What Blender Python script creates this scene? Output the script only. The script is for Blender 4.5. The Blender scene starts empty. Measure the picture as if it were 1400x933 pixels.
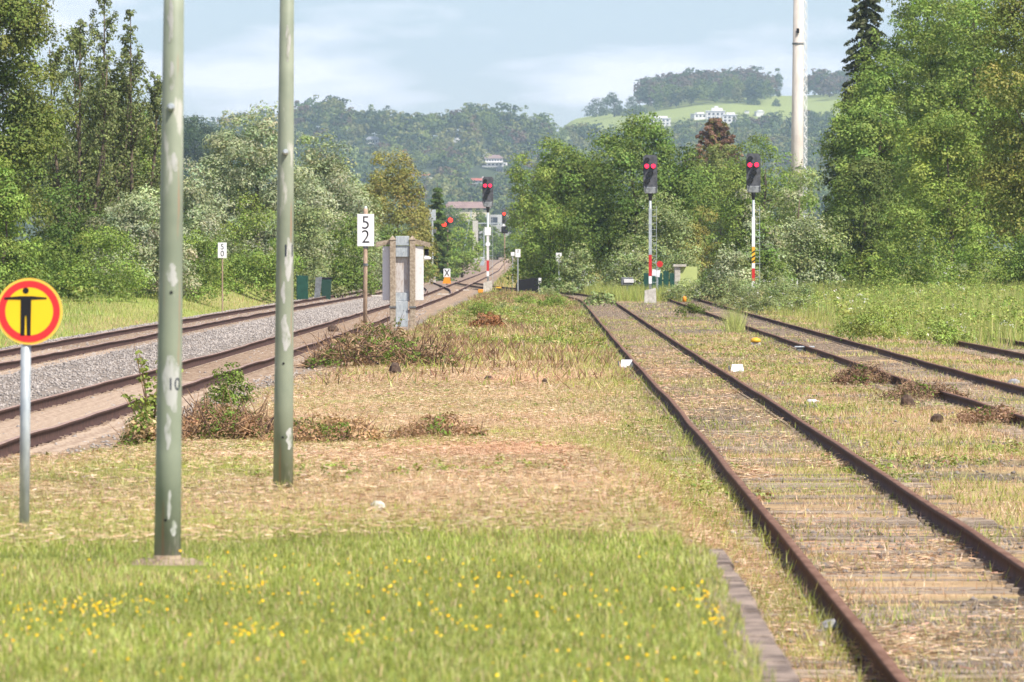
import bpy, math, random
import numpy as np
from mathutils import Vector, Matrix

sc = bpy.context.scene
col = sc.collection
random.seed(7)
R = np.random.default_rng(11)
rad = math.radians

# ------------------------------------------------------------------ camera, world, sun
F = 9500.0            # focal length in pixels of the 1400 px wide photograph
HC = 2.17             # camera height above the rail heads
cam_d = bpy.data.cameras.new('camera')
cam = bpy.data.objects.new('camera', cam_d); col.objects.link(cam)
cam.location = (0, 0, HC)
cam.rotation_euler = (rad(90) - math.atan(116.5 / F), 0, 0)
cam_d.sensor_width = 36
cam_d.lens = F * 36 / 1400
cam_d.clip_start = 0.5
cam_d.clip_end = 60000
cam_d.dof.use_dof = True
cam_d.dof.focus_distance = 120
cam_d.dof.aperture_fstop = 12.5
sc.camera = cam

SUN_EL, SUN_AZ = 52.0, 46.0     # azimuth: degrees to the right of straight behind the camera
sx, sy = math.sin(rad(SUN_AZ)), -math.cos(rad(SUN_AZ))
sun_dir = Vector((sx * math.cos(rad(SUN_EL)), sy * math.cos(rad(SUN_EL)), math.sin(rad(SUN_EL))))
sd = bpy.data.lights.new('sun', 'SUN'); sd.energy = 5.0; sd.angle = rad(0.5); sd.color = (1, .93, .82)
so = bpy.data.objects.new('sun', sd); col.objects.link(so)
so.rotation_euler = (-sun_dir).to_track_quat('-Z', 'Y').to_euler()

w = bpy.data.worlds.new('World'); sc.world = w; w.use_nodes = True
nt = w.node_tree; nt.nodes.clear()
N = nt.nodes.new; L = nt.links.new
sky = N('ShaderNodeTexSky'); sky.sky_type = 'NISHITA'; sky.sun_disc = False
sky.sun_elevation = rad(SUN_EL); sky.sun_rotation = math.atan2(sun_dir.x, sun_dir.y)
sky.air_density = 1.0; sky.dust_density = 0.2; sky.ozone_density = 2.5; sky.altitude = 150
bg = N('ShaderNodeBackground'); bg.inputs['Strength'].default_value = 0.096
out = N('ShaderNodeOutputWorld')
tc = N('ShaderNodeTexCoord'); mp = N('ShaderNodeMapping'); mp.inputs['Scale'].default_value = (22, 22, 95); mp.inputs['Location'].default_value = (.3, 0, .62)
n1 = N('ShaderNodeTexNoise'); n1.inputs['Scale'].default_value = 1.4; n1.inputs['Detail'].default_value = 5; n1.inputs['Roughness'].default_value = .5
cr = N('ShaderNodeValToRGB'); cr.color_ramp.elements[0].position = .43; cr.color_ramp.elements[1].position = .64
cr.color_ramp.elements[0].color = (0, 0, 0, 1); cr.color_ramp.elements[1].color = (.85, .85, .85, 1)
tint = N('ShaderNodeMixRGB'); tint.blend_type = 'MULTIPLY'; tint.inputs[0].default_value = 1
tint.inputs[2].default_value = (.72, .755, .93, 1)
mx = N('ShaderNodeMixRGB'); mx.inputs[2].default_value = (9.8, 9.5, 10.2, 1)
L(tc.outputs['Generated'], mp.inputs[0]); L(mp.outputs[0], n1.inputs['Vector']); L(n1.outputs['Fac'], cr.inputs[0])
L(sky.outputs[0], tint.inputs[1]); L(cr.outputs[0], mx.inputs[0]); L(tint.outputs[0], mx.inputs[1])
L(mx.outputs[0], bg.inputs[0]); L(bg.outputs[0], out.inputs[0])
sc.view_settings.view_transform = 'Standard'; sc.view_settings.look = 'None'
sc.view_settings.exposure = 0.62; sc.view_settings.gamma = 1; sc.view_settings.use_curve_mapping = False
sc.render.engine = 'CYCLES'
sc.cycles.max_bounces = 6; sc.cycles.diffuse_bounces = 3; sc.cycles.transmission_bounces = 3
sc.cycles.volume_bounces = 1; sc.cycles.use_denoising = True

# ------------------------------------------------------------------ helpers
def P(px, py, Y):            # photograph pixel at distance Y -> point
    return ((px - 700) / F * Y, Y, HC - (py - 350) / F * Y)

def hashn(ix, iy, seed):
    h = (ix.astype(np.int64) * 374761393 + iy.astype(np.int64) * 668265263 + seed * 974634777) & 0x7fffffff
    h = ((h ^ (h >> 13)) * 1274126177) & 0x7fffffff
    return ((h ^ (h >> 16)) & 0xffff) / 65535.0

def vn(x, y, s, seed=0):
    x = np.asarray(x, float) / s; y = np.asarray(y, float) / s
    ix = np.floor(x); iy = np.floor(y); fx = x - ix; fy = y - iy
    fx = fx * fx * (3 - 2 * fx); fy = fy * fy * (3 - 2 * fy)
    a = hashn(ix, iy, seed); b = hashn(ix + 1, iy, seed); c = hashn(ix, iy + 1, seed); d = hashn(ix + 1, iy + 1, seed)
    return (a * (1 - fx) + b * fx) * (1 - fy) + (c * (1 - fx) + d * fx) * fy

def sst(x, a, b):
    t = np.clip((np.asarray(x, float) - a) / (b - a), 0, 1)
    return t * t * (3 - 2 * t)

def mesh_np(name, V, Fc, mats, parent=None, tint=None, smooth=False, fmat=None):
    me = bpy.data.meshes.new(name)
    V = np.ascontiguousarray(V, dtype=np.float32); Fc = np.ascontiguousarray(Fc, dtype=np.int32)
    k = Fc.shape[1]
    me.vertices.add(len(V)); me.vertices.foreach_set('co', V.ravel())
    me.loops.add(Fc.size); me.loops.foreach_set('vertex_index', Fc.ravel())
    me.polygons.add(len(Fc)); me.polygons.foreach_set('loop_start', np.arange(0, Fc.size, k, dtype=np.int32))
    if smooth: me.polygons.foreach_set('use_smooth', np.ones(len(Fc), bool))
    if tint is not None:
        at = me.color_attributes.new('tint', 'FLOAT_COLOR', 'POINT')
        c = np.ones((len(V), 4), np.float32); c[:, :3] = tint
        at.data.foreach_set('color', c.ravel())
    if not isinstance(mats, (list, tuple)): mats = [mats]
    for m in mats: me.materials.append(m)
    if fmat is not None: me.polygons.foreach_set('material_index', np.asarray(fmat, dtype=np.int32))
    me.update(calc_edges=True)
    o = bpy.data.objects.new(name, me); col.objects.link(o)
    if parent: o.parent = parent
    return o

class MB:
    def __init__(s): s.v = []; s.f = []; s.m = []
    def add(s, vs, fs, mi=0):
        b = len(s.v); s.v += [tuple(p) for p in vs]; s.f += [tuple(i + b for i in f) for f in fs]; s.m += [mi] * len(fs); return s
    def box(s, x0, x1, y0, y1, z0, z1, mi=0):
        return s.add([(x0,y0,z0),(x1,y0,z0),(x1,y1,z0),(x0,y1,z0),(x0,y0,z1),(x1,y0,z1),(x1,y1,z1),(x0,y1,z1)],
                     [(0,3,2,1),(4,5,6,7),(0,1,5,4),(1,2,6,5),(2,3,7,6),(3,0,4,7)], mi)
    def bbox(s, x0, x1, y0, y1, z0, z1, b=.01, mi=0):      # box with chamfered edges
        vs = []; fs = []
        lv = [(z0, b), (z0 + b, 0), (z1 - b, 0), (z1, b)]
        for z, i in lv:
            X0, X1, Y0, Y1 = x0 + i, x1 - i, y0 + i, y1 - i; c = b
            vs += [(X0+c,Y0,z),(X1-c,Y0,z),(X1,Y0+c,z),(X1,Y1-c,z),(X1-c,Y1,z),(X0+c,Y1,z),(X0,Y1-c,z),(X0,Y0+c,z)]
        for l in range(3):
            for k in range(8):
                fs.append((l*8+k, l*8+(k+1)%8, l*8+8+(k+1)%8, l*8+8+k))
        fs.append(tuple(range(7,-1,-1))); fs.append(tuple(range(24,32)))
        return s.add(vs, fs, mi)
    def tube(s, pts, rs, n=8, mi=0, cap=True):
        pts = [Vector(p) for p in pts]; base = len(s.v); vs = []
        for i, p in enumerate(pts):
            a = pts[max(i-1,0)]; b = pts[min(i+1,len(pts)-1)]; d = (b - a).normalized() if (b-a).length > 1e-9 else Vector((0,0,1))
            u = d.cross(Vector((0,1,0)) if abs(d.y) < .9 else Vector((1,0,0))).normalized(); v = d.cross(u)
            r = rs[i] if hasattr(rs, '__len__') else rs
            for k in range(n):
                t = 2*math.pi*k/n; vs.append(p + u*(r*math.cos(t)) + v*(r*math.sin(t)))
        fs = []
        for i in range(len(pts)-1):
            for k in range(n): fs.append((i*n+k, i*n+(k+1)%n, (i+1)*n+(k+1)%n, (i+1)*n+k))
        if cap: fs.append(tuple(range(n-1,-1,-1))); fs.append(tuple(range((len(pts)-1)*n, len(pts)*n)))
        return s.add(vs, fs, mi)
    def disc(s, cx, cz, r, y0, y1, n=32, mi=0, r0=0):     # plate in the XZ plane, ring if r0
        vs = []
        for y in (y0, y1):
            for rr in ((r, r0) if r0 else (r,)):
                for k in range(n):
                    t = 2*math.pi*k/n; vs.append((cx + rr*math.cos(t), y, cz + rr*math.sin(t)))
        fs = []
        if r0:
            for k in range(n):
                j = (k+1)%n
                fs += [(k, j, n+j, n+k), (2*n+k, 3*n+k, 3*n+j, 2*n+j), (k, 2*n+k, 2*n+j, j), (n+k, n+j, 3*n+j, 3*n+k)]
        else:
            fs = [tuple(range(n)), tuple(range(2*n-1, n-1, -1))] + [(k, n+k, n+(k+1)%n, (k+1)%n) for k in range(n)]
        return s.add(vs, fs, mi)
    def poly(s, pts, y0, y1, mi=0):                        # outline in XZ extruded in Y
        n = len(pts)
        return s.add([(x, y0, z) for x, z in pts] + [(x, y1, z) for x, z in pts],
                     [tuple(range(n)), tuple(range(2*n-1, n-1, -1))] + [(k, n+k, n+(k+1)%n, (k+1)%n) for k in range(n)], mi)
    def build(s, name, mats, parent=None, smooth=False, loc=None):
        me = bpy.data.meshes.new(name); me.from_pydata(s.v, [], s.f)
        if not isinstance(mats, (list, tuple)): mats = [mats]
        for m in mats: me.materials.append(m)
        for p, mi in zip(me.polygons, s.m):
            p.material_index = mi; p.use_smooth = smooth
        me.update()
        o = bpy.data.objects.new(name, me); col.objects.link(o)
        if parent: o.parent = parent
        if loc: o.location = loc
        return o

def tag(o, label=None, cat=None, group=None, kind=None):
    if label: o['label'] = label
    if cat: o['category'] = cat
    if group: o['group'] = group
    if kind: o['kind'] = kind
    return o

def empty(name, loc, label=None, cat=None, group=None, rz=0):
    o = bpy.data.objects.new(name, None); col.objects.link(o); o.location = loc; o.rotation_euler = (0, 0, rz)
    return tag(o, label, cat, group)

def copy_tree(o, parent=None):
    c = o.copy(); col.objects.link(c); c.parent = parent
    for ch in [x for x in bpy.data.objects if x.parent == o]: copy_tree(ch, c)
    return c

def text_mesh(name, s, size, m, parent, loc, rot=(math.pi/2, 0, 0), depth=.001, sx=1.0, bold=.0):
    cu = bpy.data.curves.new(name, 'FONT'); cu.body = s; cu.size = size; cu.align_x = 'CENTER'; cu.align_y = 'CENTER'
    cu.extrude = depth; cu.offset = bold
    t = bpy.data.objects.new(name, cu); col.objects.link(t)
    dg = bpy.context.evaluated_depsgraph_get()
    me = bpy.data.meshes.new_from_object(t.evaluated_get(dg)); bpy.data.objects.remove(t)
    me.materials.clear(); me.materials.append(m)
    o = bpy.data.objects.new(name, me); col.objects.link(o); o.parent = parent; o.location = loc; o.rotation_euler = rot; o.scale = (sx, 1, 1)
    return o

# ------------------------------------------------------------------ materials
def mat(name, c, rough=.7, var=.0, scale=8.0, metal=0, c2=None, stretch=(1,1,1), bump=0, spec=.3, lo=.4, hi=.62, emit=None, coord='Object'):
    m = bpy.data.materials.new(name); m.use_nodes = True
    t = m.node_tree; b = t.nodes['Principled BSDF']
    b.inputs['Base Color'].default_value = (*c, 1); b.inputs['Roughness'].default_value = rough; b.inputs['Metallic'].default_value = metal
    b.inputs['Specular IOR Level'].default_value = spec
    if emit:
        b.inputs['Emission Color'].default_value = (*emit[0], 1); b.inputs['Emission Strength'].default_value = emit[1]
    if var or c2 or bump:
        tc = t.nodes.new('ShaderNodeTexCoord'); mp = t.nodes.new('ShaderNodeMapping'); mp.inputs['Scale'].default_value = stretch
        n = t.nodes.new('ShaderNodeTexNoise'); n.inputs['Scale'].default_value = scale; n.inputs['Detail'].default_value = 6; n.inputs['Roughness'].default_value = .65
        t.links.new(tc.outputs[coord], mp.inputs[0]); t.links.new(mp.outputs[0], n.inputs['Vector'])
        r = t.nodes.new('ShaderNodeValToRGB'); r.color_ramp.elements[0].position = lo; r.color_ramp.elements[1].position = hi
        ca = c if c2 else tuple(x*(1-var) for x in c); cb = c2 if c2 else tuple(min(1, x*(1+var)) for x in c)
        r.color_ramp.elements[0].color = (*ca, 1); r.color_ramp.elements[1].color = (*cb, 1)
        t.links.new(n.outputs['Fac'], r.inputs[0]); t.links.new(r.outputs[0], b.inputs['Base Color'])
        if bump:
            bp = t.nodes.new('ShaderNodeBump'); bp.inputs['Strength'].default_value = bump; bp.inputs['Distance'].default_value = .02
            t.links.new(n.outputs['Fac'], bp.inputs['Height']); t.links.new(bp.outputs[0], b.inputs['Normal'])
    return m

def leafmat(name, trans=.35, gloss=.06, rough=.45, tcol=(1.0, 1.15, .6)):
    m = bpy.data.materials.new(name); m.use_nodes = True; t = m.node_tree; t.nodes.clear()
    a = t.nodes.new('ShaderNodeAttribute'); a.attribute_name = 'tint'
    d = t.nodes.new('ShaderNodeBsdfDiffuse'); tr = t.nodes.new('ShaderNodeBsdfTranslucent'); g = t.nodes.new('ShaderNodeBsdfGlossy'); g.inputs['Roughness'].default_value = rough
    mu = t.nodes.new('ShaderNodeMixRGB'); mu.blend_type = 'MULTIPLY'; mu.inputs[0].default_value = 1; mu.inputs[2].default_value = (*tcol, 1)
    m1 = t.nodes.new('ShaderNodeMixShader'); m1.inputs[0].default_value = trans; m2 = t.nodes.new('ShaderNodeMixShader'); m2.inputs[0].default_value = gloss
    o = t.nodes.new('ShaderNodeOutputMaterial')
    t.links.new(a.outputs['Color'], d.inputs[0]); t.links.new(a.outputs['Color'], mu.inputs[1]); t.links.new(mu.outputs[0], tr.inputs[0])
    t.links.new(d.outputs[0], m1.inputs[1]); t.links.new(tr.outputs[0], m1.inputs[2]); t.links.new(m1.outputs[0], m2.inputs[1]); t.links.new(g.outputs[0], m2.inputs[2]); t.links.new(m2.outputs[0], o.inputs[0])
    return m

M = {}
M['leaf'] = leafmat('leaf', .2, .01, .6, (1.05, 1.12, .55))
M['blade'] = leafmat('blade', .3, .03, .5, (1, 1.05, .7))
M['straw'] = leafmat('straw', .2, .02, .5, (1, .95, .75))
M['petal'] = leafmat('petal', .2, 0.0)
M['bark'] = mat('bark', (.12, .09, .065), .9, .4, 3, stretch=(4,4,1), bump=.6)
M['twig'] = mat('twig', (.30, .19, .11), .9, .5, 5)
M['rail'] = mat('rail_rust_shaded', (.045, .022, .016), .8, c2=(.085, .042, .03), scale=6, spec=.25)  # rust of web and foot, darkened to include the shade below the head
M['railhead'] = mat('rail_head', (.13, .065, .04), .75, c2=(.21, .12, .082), scale=9, spec=.12, stretch=(1,.2,1))
M['railhead_used'] = mat('rail_head_used', (.24, .15, .11), .55, c2=(.34, .235, .18), scale=9, spec=.3, stretch=(1,.2,1))
M['wood'] = mat('sleeper_wood', (.10, .07, .05), .9, c2=(.46, .37, .28), scale=9, stretch=(1,9,3), bump=.5, lo=.36, hi=.66)
M['concrete_sleeper'] = mat('concrete_sleeper', (.26, .19, .14), .9, c2=(.42, .33, .25), scale=7, bump=.3)
M['stone'] = mat('platform_stone', (.075, .055, .045), .9, c2=(.32, .25, .20), scale=5, stretch=(1,2,1), bump=.5, lo=.42, hi=.58)
M['concrete'] = mat('concrete', (.42, .39, .34), .9, c2=(.58, .55, .50), scale=7, bump=.3)
M['rock_dark'] = mat('ballast_stone', (.20, .18, .165), .9, c2=(.42, .375, .34), scale=1.7)
M['gravel'] = mat('dark_gravel', (.11, .095, .085), .9, c2=(.30, .26, .23), scale=1.7)
M['white'] = mat('white_enamel', (.78, .78, .80), .45, .06, 4)
M['white_worn'] = mat('white_worn', (.55, .50, .46), .6, c2=(.68, .67, .68), scale=12, lo=.3, hi=.45)
M['black'] = mat('black_paint', (.012, .012, .015), .5)
M['plate'] = mat('signal_plate', (.085, .088, .10), .55, .3, 5)
M['hood'] = mat('signal_hood', (.012, .012, .014), .5)
M['lens_red'] = mat('lit_red_lens', (.5, .01, .02), .3, emit=((1, .02, .06), 2.6))
M['lens_red2'] = mat('lit_red_lens_far', (.5, .02, .01), .3, emit=((1, .05, .03), 1.5))
M['lens_dark'] = mat('dark_lens', (.02, .025, .03), .15, spec=.6)
M['steel'] = mat('galvanised_steel', (.36, .40, .43), .5, c2=(.50, .54, .56), scale=14, metal=.3, stretch=(1,1,.4))
M['steel_dark'] = mat('dark_steel', (.14, .15, .16), .6, .25, 6)
M['bracket'] = mat('bracket_steel', (.15, .16, .17), .5, c2=(.34, .36, .37), scale=6)
M['red'] = mat('red_paint', (.55, .03, .03), .5, .12, 6)
M['sign_red'] = mat('sign_red', (.72, .035, .04), .4)
M['sign_yellow'] = mat('sign_yellow', (.86, .56, .02), .4, .03, 3)
M['sign_edge'] = mat('sign_edge', (.88, .54, .08), .4)
M['yellow'] = mat('yellow_paint', (.75, .42, .03), .5, .1, 5)
M['orange'] = mat('orange_paint', (.80, .30, .02), .5, .1, 5)
M['wooden_post'] = mat('weathered_post', (.27, .19, .135), .85, c2=(.42, .31, .23), scale=10, stretch=(3,3,.6))
M['green_fence'] = mat('green_paint', (.012, .065, .045), .6, .2, 3)
M['darkgreen'] = mat('dark_green', (.02, .06, .045), .6)
M['roof_red'] = mat('roof_red', (.42, .12, .09), .85, .15, .5)
M['roof_brown'] = mat('roof_brown', (.24, .17, .16), .85, .15, .5)
M['roof_grey'] = mat('roof_grey', (.25, .27, .30), .8, .15, .5)
M['render'] = mat('white_render', (.66, .65, .64), .8, .05, .2)
M['render_cream'] = mat('cream_render', (.66, .58, .45), .8, .05, .2)
M['render_dull'] = mat('weathered_render', (.42, .42, .42), .8, .2, .3)
M['glass'] = mat('window_glass', (.04, .05, .07), .15, spec=.6)
M['mast'] = mat('mast_concrete', (.52, .46, .42), .85, c2=(.68, .62, .57), scale=1.4, stretch=(1,1,.25))
M['post_concrete'] = mat('aged_concrete', (.24, .19, .14), .9, c2=(.42, .35, .27), scale=16, bump=.4)
M['footing'] = mat('rusty_footing', (.17, .12, .085), .9, c2=(.34, .27, .19), scale=14, bump=.4)
M['door_grey'] = mat('stained_door', (.36, .30, .26), .7, c2=(.52, .50, .49), scale=11, stretch=(2,2,.6), lo=.35, hi=.55)
M['lime'] = mat('lime_render', (.45, .52, .20), .8, .05, 1)

for k_ in ('wood',):     # every sleeper its own shade of weathered timber
    t_ = M[k_].node_tree; b_ = t_.nodes['Principled BSDF']; oi = t_.nodes.new('ShaderNodeObjectInfo'); mr = t_.nodes.new('ShaderNodeMapRange'); mr.inputs['To Min'].default_value = .55; mr.inputs['To Max'].default_value = 1.15
    mm = t_.nodes.new('ShaderNodeMixRGB'); mm.blend_type = 'MULTIPLY'; mm.inputs[0].default_value = 1; src = b_.inputs['Base Color'].links[0].from_socket
    t_.links.new(oi.outputs['Random'], mr.inputs['Value']); t_.links.new(src, mm.inputs[1]); t_.links.new(mr.outputs[0], mm.inputs[2]); t_.links.new(mm.outputs[0], b_.inputs['Base Color'])

# painted pole: green with peeled, pale grey patches and a rust run
def pole_mat():
    m = bpy.data.materials.new('pole_paint'); m.use_nodes = True; t = m.node_tree; b = t.nodes['Principled BSDF']
    b.inputs['Roughness'].default_value = .55; b.inputs['Specular IOR Level'].default_value = .35
    tc = t.nodes.new('ShaderNodeTexCoord'); mp = t.nodes.new('ShaderNodeMapping'); mp.inputs['Scale'].default_value = (7, 7, 1.5)
    n = t.nodes.new('ShaderNodeTexNoise'); n.inputs['Scale'].default_value = 1.6; n.inputs['Detail'].default_value = 6; n.inputs['Roughness'].default_value = .6
    r = t.nodes.new('ShaderNodeValToRGB'); r.color_ramp.elements[0].position = .60; r.color_ramp.elements[1].position = .66
    r.color_ramp.elements[0].color = (0, 0, 0, 1); r.color_ramp.elements[1].color = (.75, .75, .75, 1)
    n2 = t.nodes.new('ShaderNodeTexNoise'); n2.inputs['Scale'].default_value = 4; n2.inputs['Detail'].default_value = 4
    r2 = t.nodes.new('ShaderNodeValToRGB'); r2.color_ramp.elements[0].color = (.195, .225, .165, 1); r2.color_ramp.elements[1].color = (.26, .29, .215, 1)
    r2.color_ramp.elements[0].position = .35; r2.color_ramp.elements[1].position = .65
    mx = t.nodes.new('ShaderNodeMixRGB'); mx.inputs[2].default_value = (.47, .46, .42, 1)
    mp3 = t.nodes.new('ShaderNodeMapping'); mp3.inputs['Scale'].default_value = (16, 16, .8); mp3.inputs['Location'].default_value = (3, 1, .3)
    n3 = t.nodes.new('ShaderNodeTexNoise'); n3.inputs['Scale'].default_value = 1.2; n3.inputs['Detail'].default_value = 5
    r3 = t.nodes.new('ShaderNodeValToRGB'); r3.color_ramp.elements[0].position = .66; r3.color_ramp.elements[1].position = .74
    r3.color_ramp.elements[0].color = (0, 0, 0, 1); r3.color_ramp.elements[1].color = (.8, .8, .8, 1)
    m3 = t.nodes.new('ShaderNodeMixRGB'); m3.inputs[2].default_value = (.33, .19, .12, 1)
    K = t.links.new
    K(tc.outputs['Object'], mp.inputs[0]); K(mp.outputs[0], n.inputs['Vector']); K(n.outputs['Fac'], r.inputs[0]); K(tc.outputs['Object'], n2.inputs['Vector'])
    K(n2.outputs['Fac'], r2.inputs[0]); K(r.outputs[0], mx.inputs[0]); K(r2.outputs[0], mx.inputs[1])
    K(tc.outputs['Object'], mp3.inputs[0]); K(mp3.outputs[0], n3.inputs['Vector']); K(n3.outputs['Fac'], r3.inputs[0]); K(r3.outputs[0], m3.inputs[0]); K(mx.outputs[0], m3.inputs[1])
    K(m3.outputs[0], b.inputs['Base Color'])
    return m
M['pole'] = pole_mat()
M['peeled'] = mat('peeled_primer', (.23, .26, .19), .65, c2=(.43, .43, .41), scale=22, stretch=(1,1,.35), lo=.38, hi=.52)

# ------------------------------------------------------------------ terrain
SK = np.array([(-900,170),(0,165),(190,164),(300,170),(330,160),(400,152),(440,145),(480,152),(520,156),(600,158),(655,150),(700,160),(735,166),(780,172),(2400,172)], float)
RT = [(-900,345),(700,200),(750,170),(800,160),(870,146),(900,138),(950,130),(1000,127),(1050,130),(1090,131),(1160,126),(1300,120),(2400,120)]
RT = np.array(RT, float)
def hill_y(px):
    left = np.interp(px, SK[:,0], SK[:,1])
    t = sst(px, 700, 790)
    k = {}
    k[2600] = np.full_like(px, 342.); k[3000] = 334 + 0*px; k[3600] = 290 + 0*px
    k[4200] = (left + 75)*(1-t) + 235*t
    k[4500] = (left + 28)*(1-t) + 195*t
    k[4700] = (left + 32)*(1-t) + (np.interp(px, RT[:,0], RT[:,1]) + 24)*t
    k[5200] = (left + 60)*(1-t) + np.interp(px, RT[:,0], RT[:,1])*t
    k[6000] = (left + 120)*(1-t) + 190*t
    k[9000] = np.full_like(px, 330.)
    return k
def hill_h(X, Y):
    X = np.asarray(X, float); Y = np.asarray(Y, float); X, Y = np.broadcast_arrays(X, Y)
    px = np.clip(700 + F*X/np.maximum(Y, 1), -600, 2000)
    ks = hill_y(px); Zs = sorted(ks); out = np.zeros_like(px)
    yy = np.full_like(px, 342.0)
    for a, b in zip(Zs[:-1], Zs[1:]):
        t = np.clip((Y-a)/(b-a), 0, 1); t = t if a > 2600 else t*t
        sel = (Y >= a)
        yy = np.where(sel, ks[a]*(1-t) + ks[b]*t, yy)
    h = HC + (350-yy)*Y/F
    return h
GY = np.array([0, 800, 1000, 1250, 1500, 1700, 2600]); GZ = np.array([0, 0, .12, .75, 1.65, 2.0, HC + 8*2600/F])
def rise(Y): return np.interp(Y, GY, GZ)

BC = np.array([(20,-7.2),(60,-6.85),(100,-6.5),(140,-6.0),(215,-5.4),(300,-4.85),(404,-4.2),(560,-3.9),(800,-3.3),(1000,-2.7),(1250,-2.3),(1500,-.8),(1700,1.2)], float)
AC = np.array([(20,-12.0),(60,-11.8),(100,-11.5),(175,-10.9),(240,-10.5),(300,-10.0),(420,-8.7),(560,-8.35),(700,-8.25),(900,-8.1),(1100,-7.9),(1250,-7.5),(1500,-5.4),(1700,-2.6)], float)
CC = np.array([(-10,2.55),(35,2.75),(60,2.92),(107,3.16),(140,3.26),(219,3.6),(271,3.87),(349,4.2),(400,3.3),(440,1.0),(500,-1.9),(570,-3.9)], float)
DC = np.array([(40,7.7),(90,7.7),(120,7.68),(165,7.85),(219,8.05),(327,8.55),(400,8.9)], float)
EC = np.array([(100,12.0),(165,12.15),(190,12.2)], float)
XC = np.array([(400,-4.25),(450,-4.7),(520,-6.1),(590,-7.6),(640,-8.25)], float)
def smooth_line(C, step, amp=0, seed=0):
    Y = np.arange(C[0,0], C[-1,0], step)
    Xd = np.interp(Y, C[:,0], C[:,1]); k = max(3, int(30/step)) | 1
    pad = k//2
    Xp = np.concatenate([2*Xd[0]-Xd[1:pad+1][::-1], Xd, 2*Xd[-1]-Xd[-pad-1:-1][::-1]])
    X = np.convolve(Xp, np.ones(k)/k, 'valid')
    if amp: X = X + amp*(vn(Y, 0*Y, 9, seed)-.5)*2 + amp*.4*(vn(Y, 0*Y, 3.1, seed+5)-.5)
    return X, Y
def ctr(C, Y): return np.interp(Y, C[:,0], C[:,1])

def ground(X, Y):
    X = np.asarray(X, float); Y = np.asarray(Y, float); X, Y = np.broadcast_arrays(X, Y)
    z = np.full(X.shape, -.185)
    z = z + .03*sst(X, 1.3, 1.9)*(1-sst(Y, 400, 480))
    # platform
    along = 1 - sst(Y, 49, 92)
    edge = 0.98 - 0*Y
    tt = sst(Y, 38.2, 50)
    right = np.where(Y < 38.2, (X < .98).astype(float), 1 - np.clip((X-(.97-.3*tt))/(.03+1.27*tt), 0, 1))
    right = right*right*(3-2*right)
    leftp = sst(X, -4.9 - .0*Y, -3.9)
    z = z + (.735*along) * right * leftp
    z = z + .09*(vn(X, Y, 4.5, 3)-.5)*sst(Y, 44, 60)*(1-sst(np.abs(X-2.8), 4.2, 1.2))*(X < 6)*sst(X, -4.6, -3.4)
    z = z + (.045*(vn(X, Y, .9, 4)-.5)+.07*(vn(X, Y*.6, 2.3, 14)-.5))*(np.abs(X-3.2) > 1.2)*sst(X, -5.0, -4.2)*(X < 9.5)*np.where((X > .6) & (X < 1.2), .2, 1)
    # mound between the lines further out
    mid = sst(X, ctr(BC, Y)+1.8, ctr(BC, Y)+3.4)*(1-sst(X, ctr(CC, Y)-2.6, ctr(CC, Y)-1.4))*(Y < 400)
    z = z + .16*mid*sst(Y, 120, 200)
    # ballast shoulder between tracks A and B, ditch, meadow bank
    cb = ctr(BC, Y); ca = ctr(AC, Y)
    z = z + .05*(sst(X, ca+1.1, ca+1.7)*(1-sst(X, cb-1.7, cb-1.1)))
    dl = ca - 2.0 - X
    z = z - .25*sst(dl, 0, 1.4)*(1-sst(Y, 600, 800))
    bank = np.interp(Y, [0, 230, 330, 400, 600, 900, 1200], [.0, .05, .75, 1.45, 1.7, 1.6, .4])
    z = z + bank*sst(dl, 1.2, 5.5)
    z = z + .12*(vn(X, Y, 11, 9)-.5)*sst(dl, 1, 4)
    # right verge
    cd = ctr(DC, Y)
    z = z + .35*sst(X, 13.5, 19)*sst(Y, 60, 120) + .12*(vn(X, Y, 6, 8)-.5)*sst(X, cd+1.8, cd+4)
    z = z + rise(np.minimum(Y, 2600))
    hz = hill_h(X, Y)
    z = np.where(Y > 2600, hz, z)
    side = sst(np.abs(X), 60, 400)*(Y < 2600)
    return z + 6*side*(vn(X, Y, 300, 2)-.2)*sst(Y, 100, 800)*sst(2600-Y, 0, 400)

cols = [0.0]; s = .12
xs = list(np.arange(-14.0, 14.01, .14))
e = []; v = 14.2; st = .2
while v < 14000: e.append(v); v += st; st *= 1.055 if v < 40 else (1.05 if st < 18 else (1.0 if v < 420 else 1.25))
xs = sorted(xs + e + [-q for q in e] + [.975, .985])
xs = np.array(xs)
ys = []; v = -60.0
while v < 26000:
    ys.append(v)
    if v < 20: v += 4
    elif v < 60: v += .3
    elif v < 120: v += .6
    elif v < 420: v += 1.2
    elif v < 900: v += 5
    elif v < 2600: v += 30
    elif v < 6200: v += 40
    else: v *= 1.3
ys = sorted(ys + [38.1, 38.2])
ys = np.array(ys)
XX, YY = np.meshgrid(xs, ys)
ZZ = ground(XX, YY)
def c3(*a): return np.array(a, float)
STRAW = c3(.48, .35, .21); STRAW2 = c3(.38, .27, .15); GREEN = c3(.19, .23, .05); GRAV = c3(.27, .235, .205); SAND = c3(.40, .285, .19); DKG = c3(.17, .14, .12)
def mixc(a, b, t): t = np.asarray(t)[..., None]; return a*(1-t) + b*t
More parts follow.
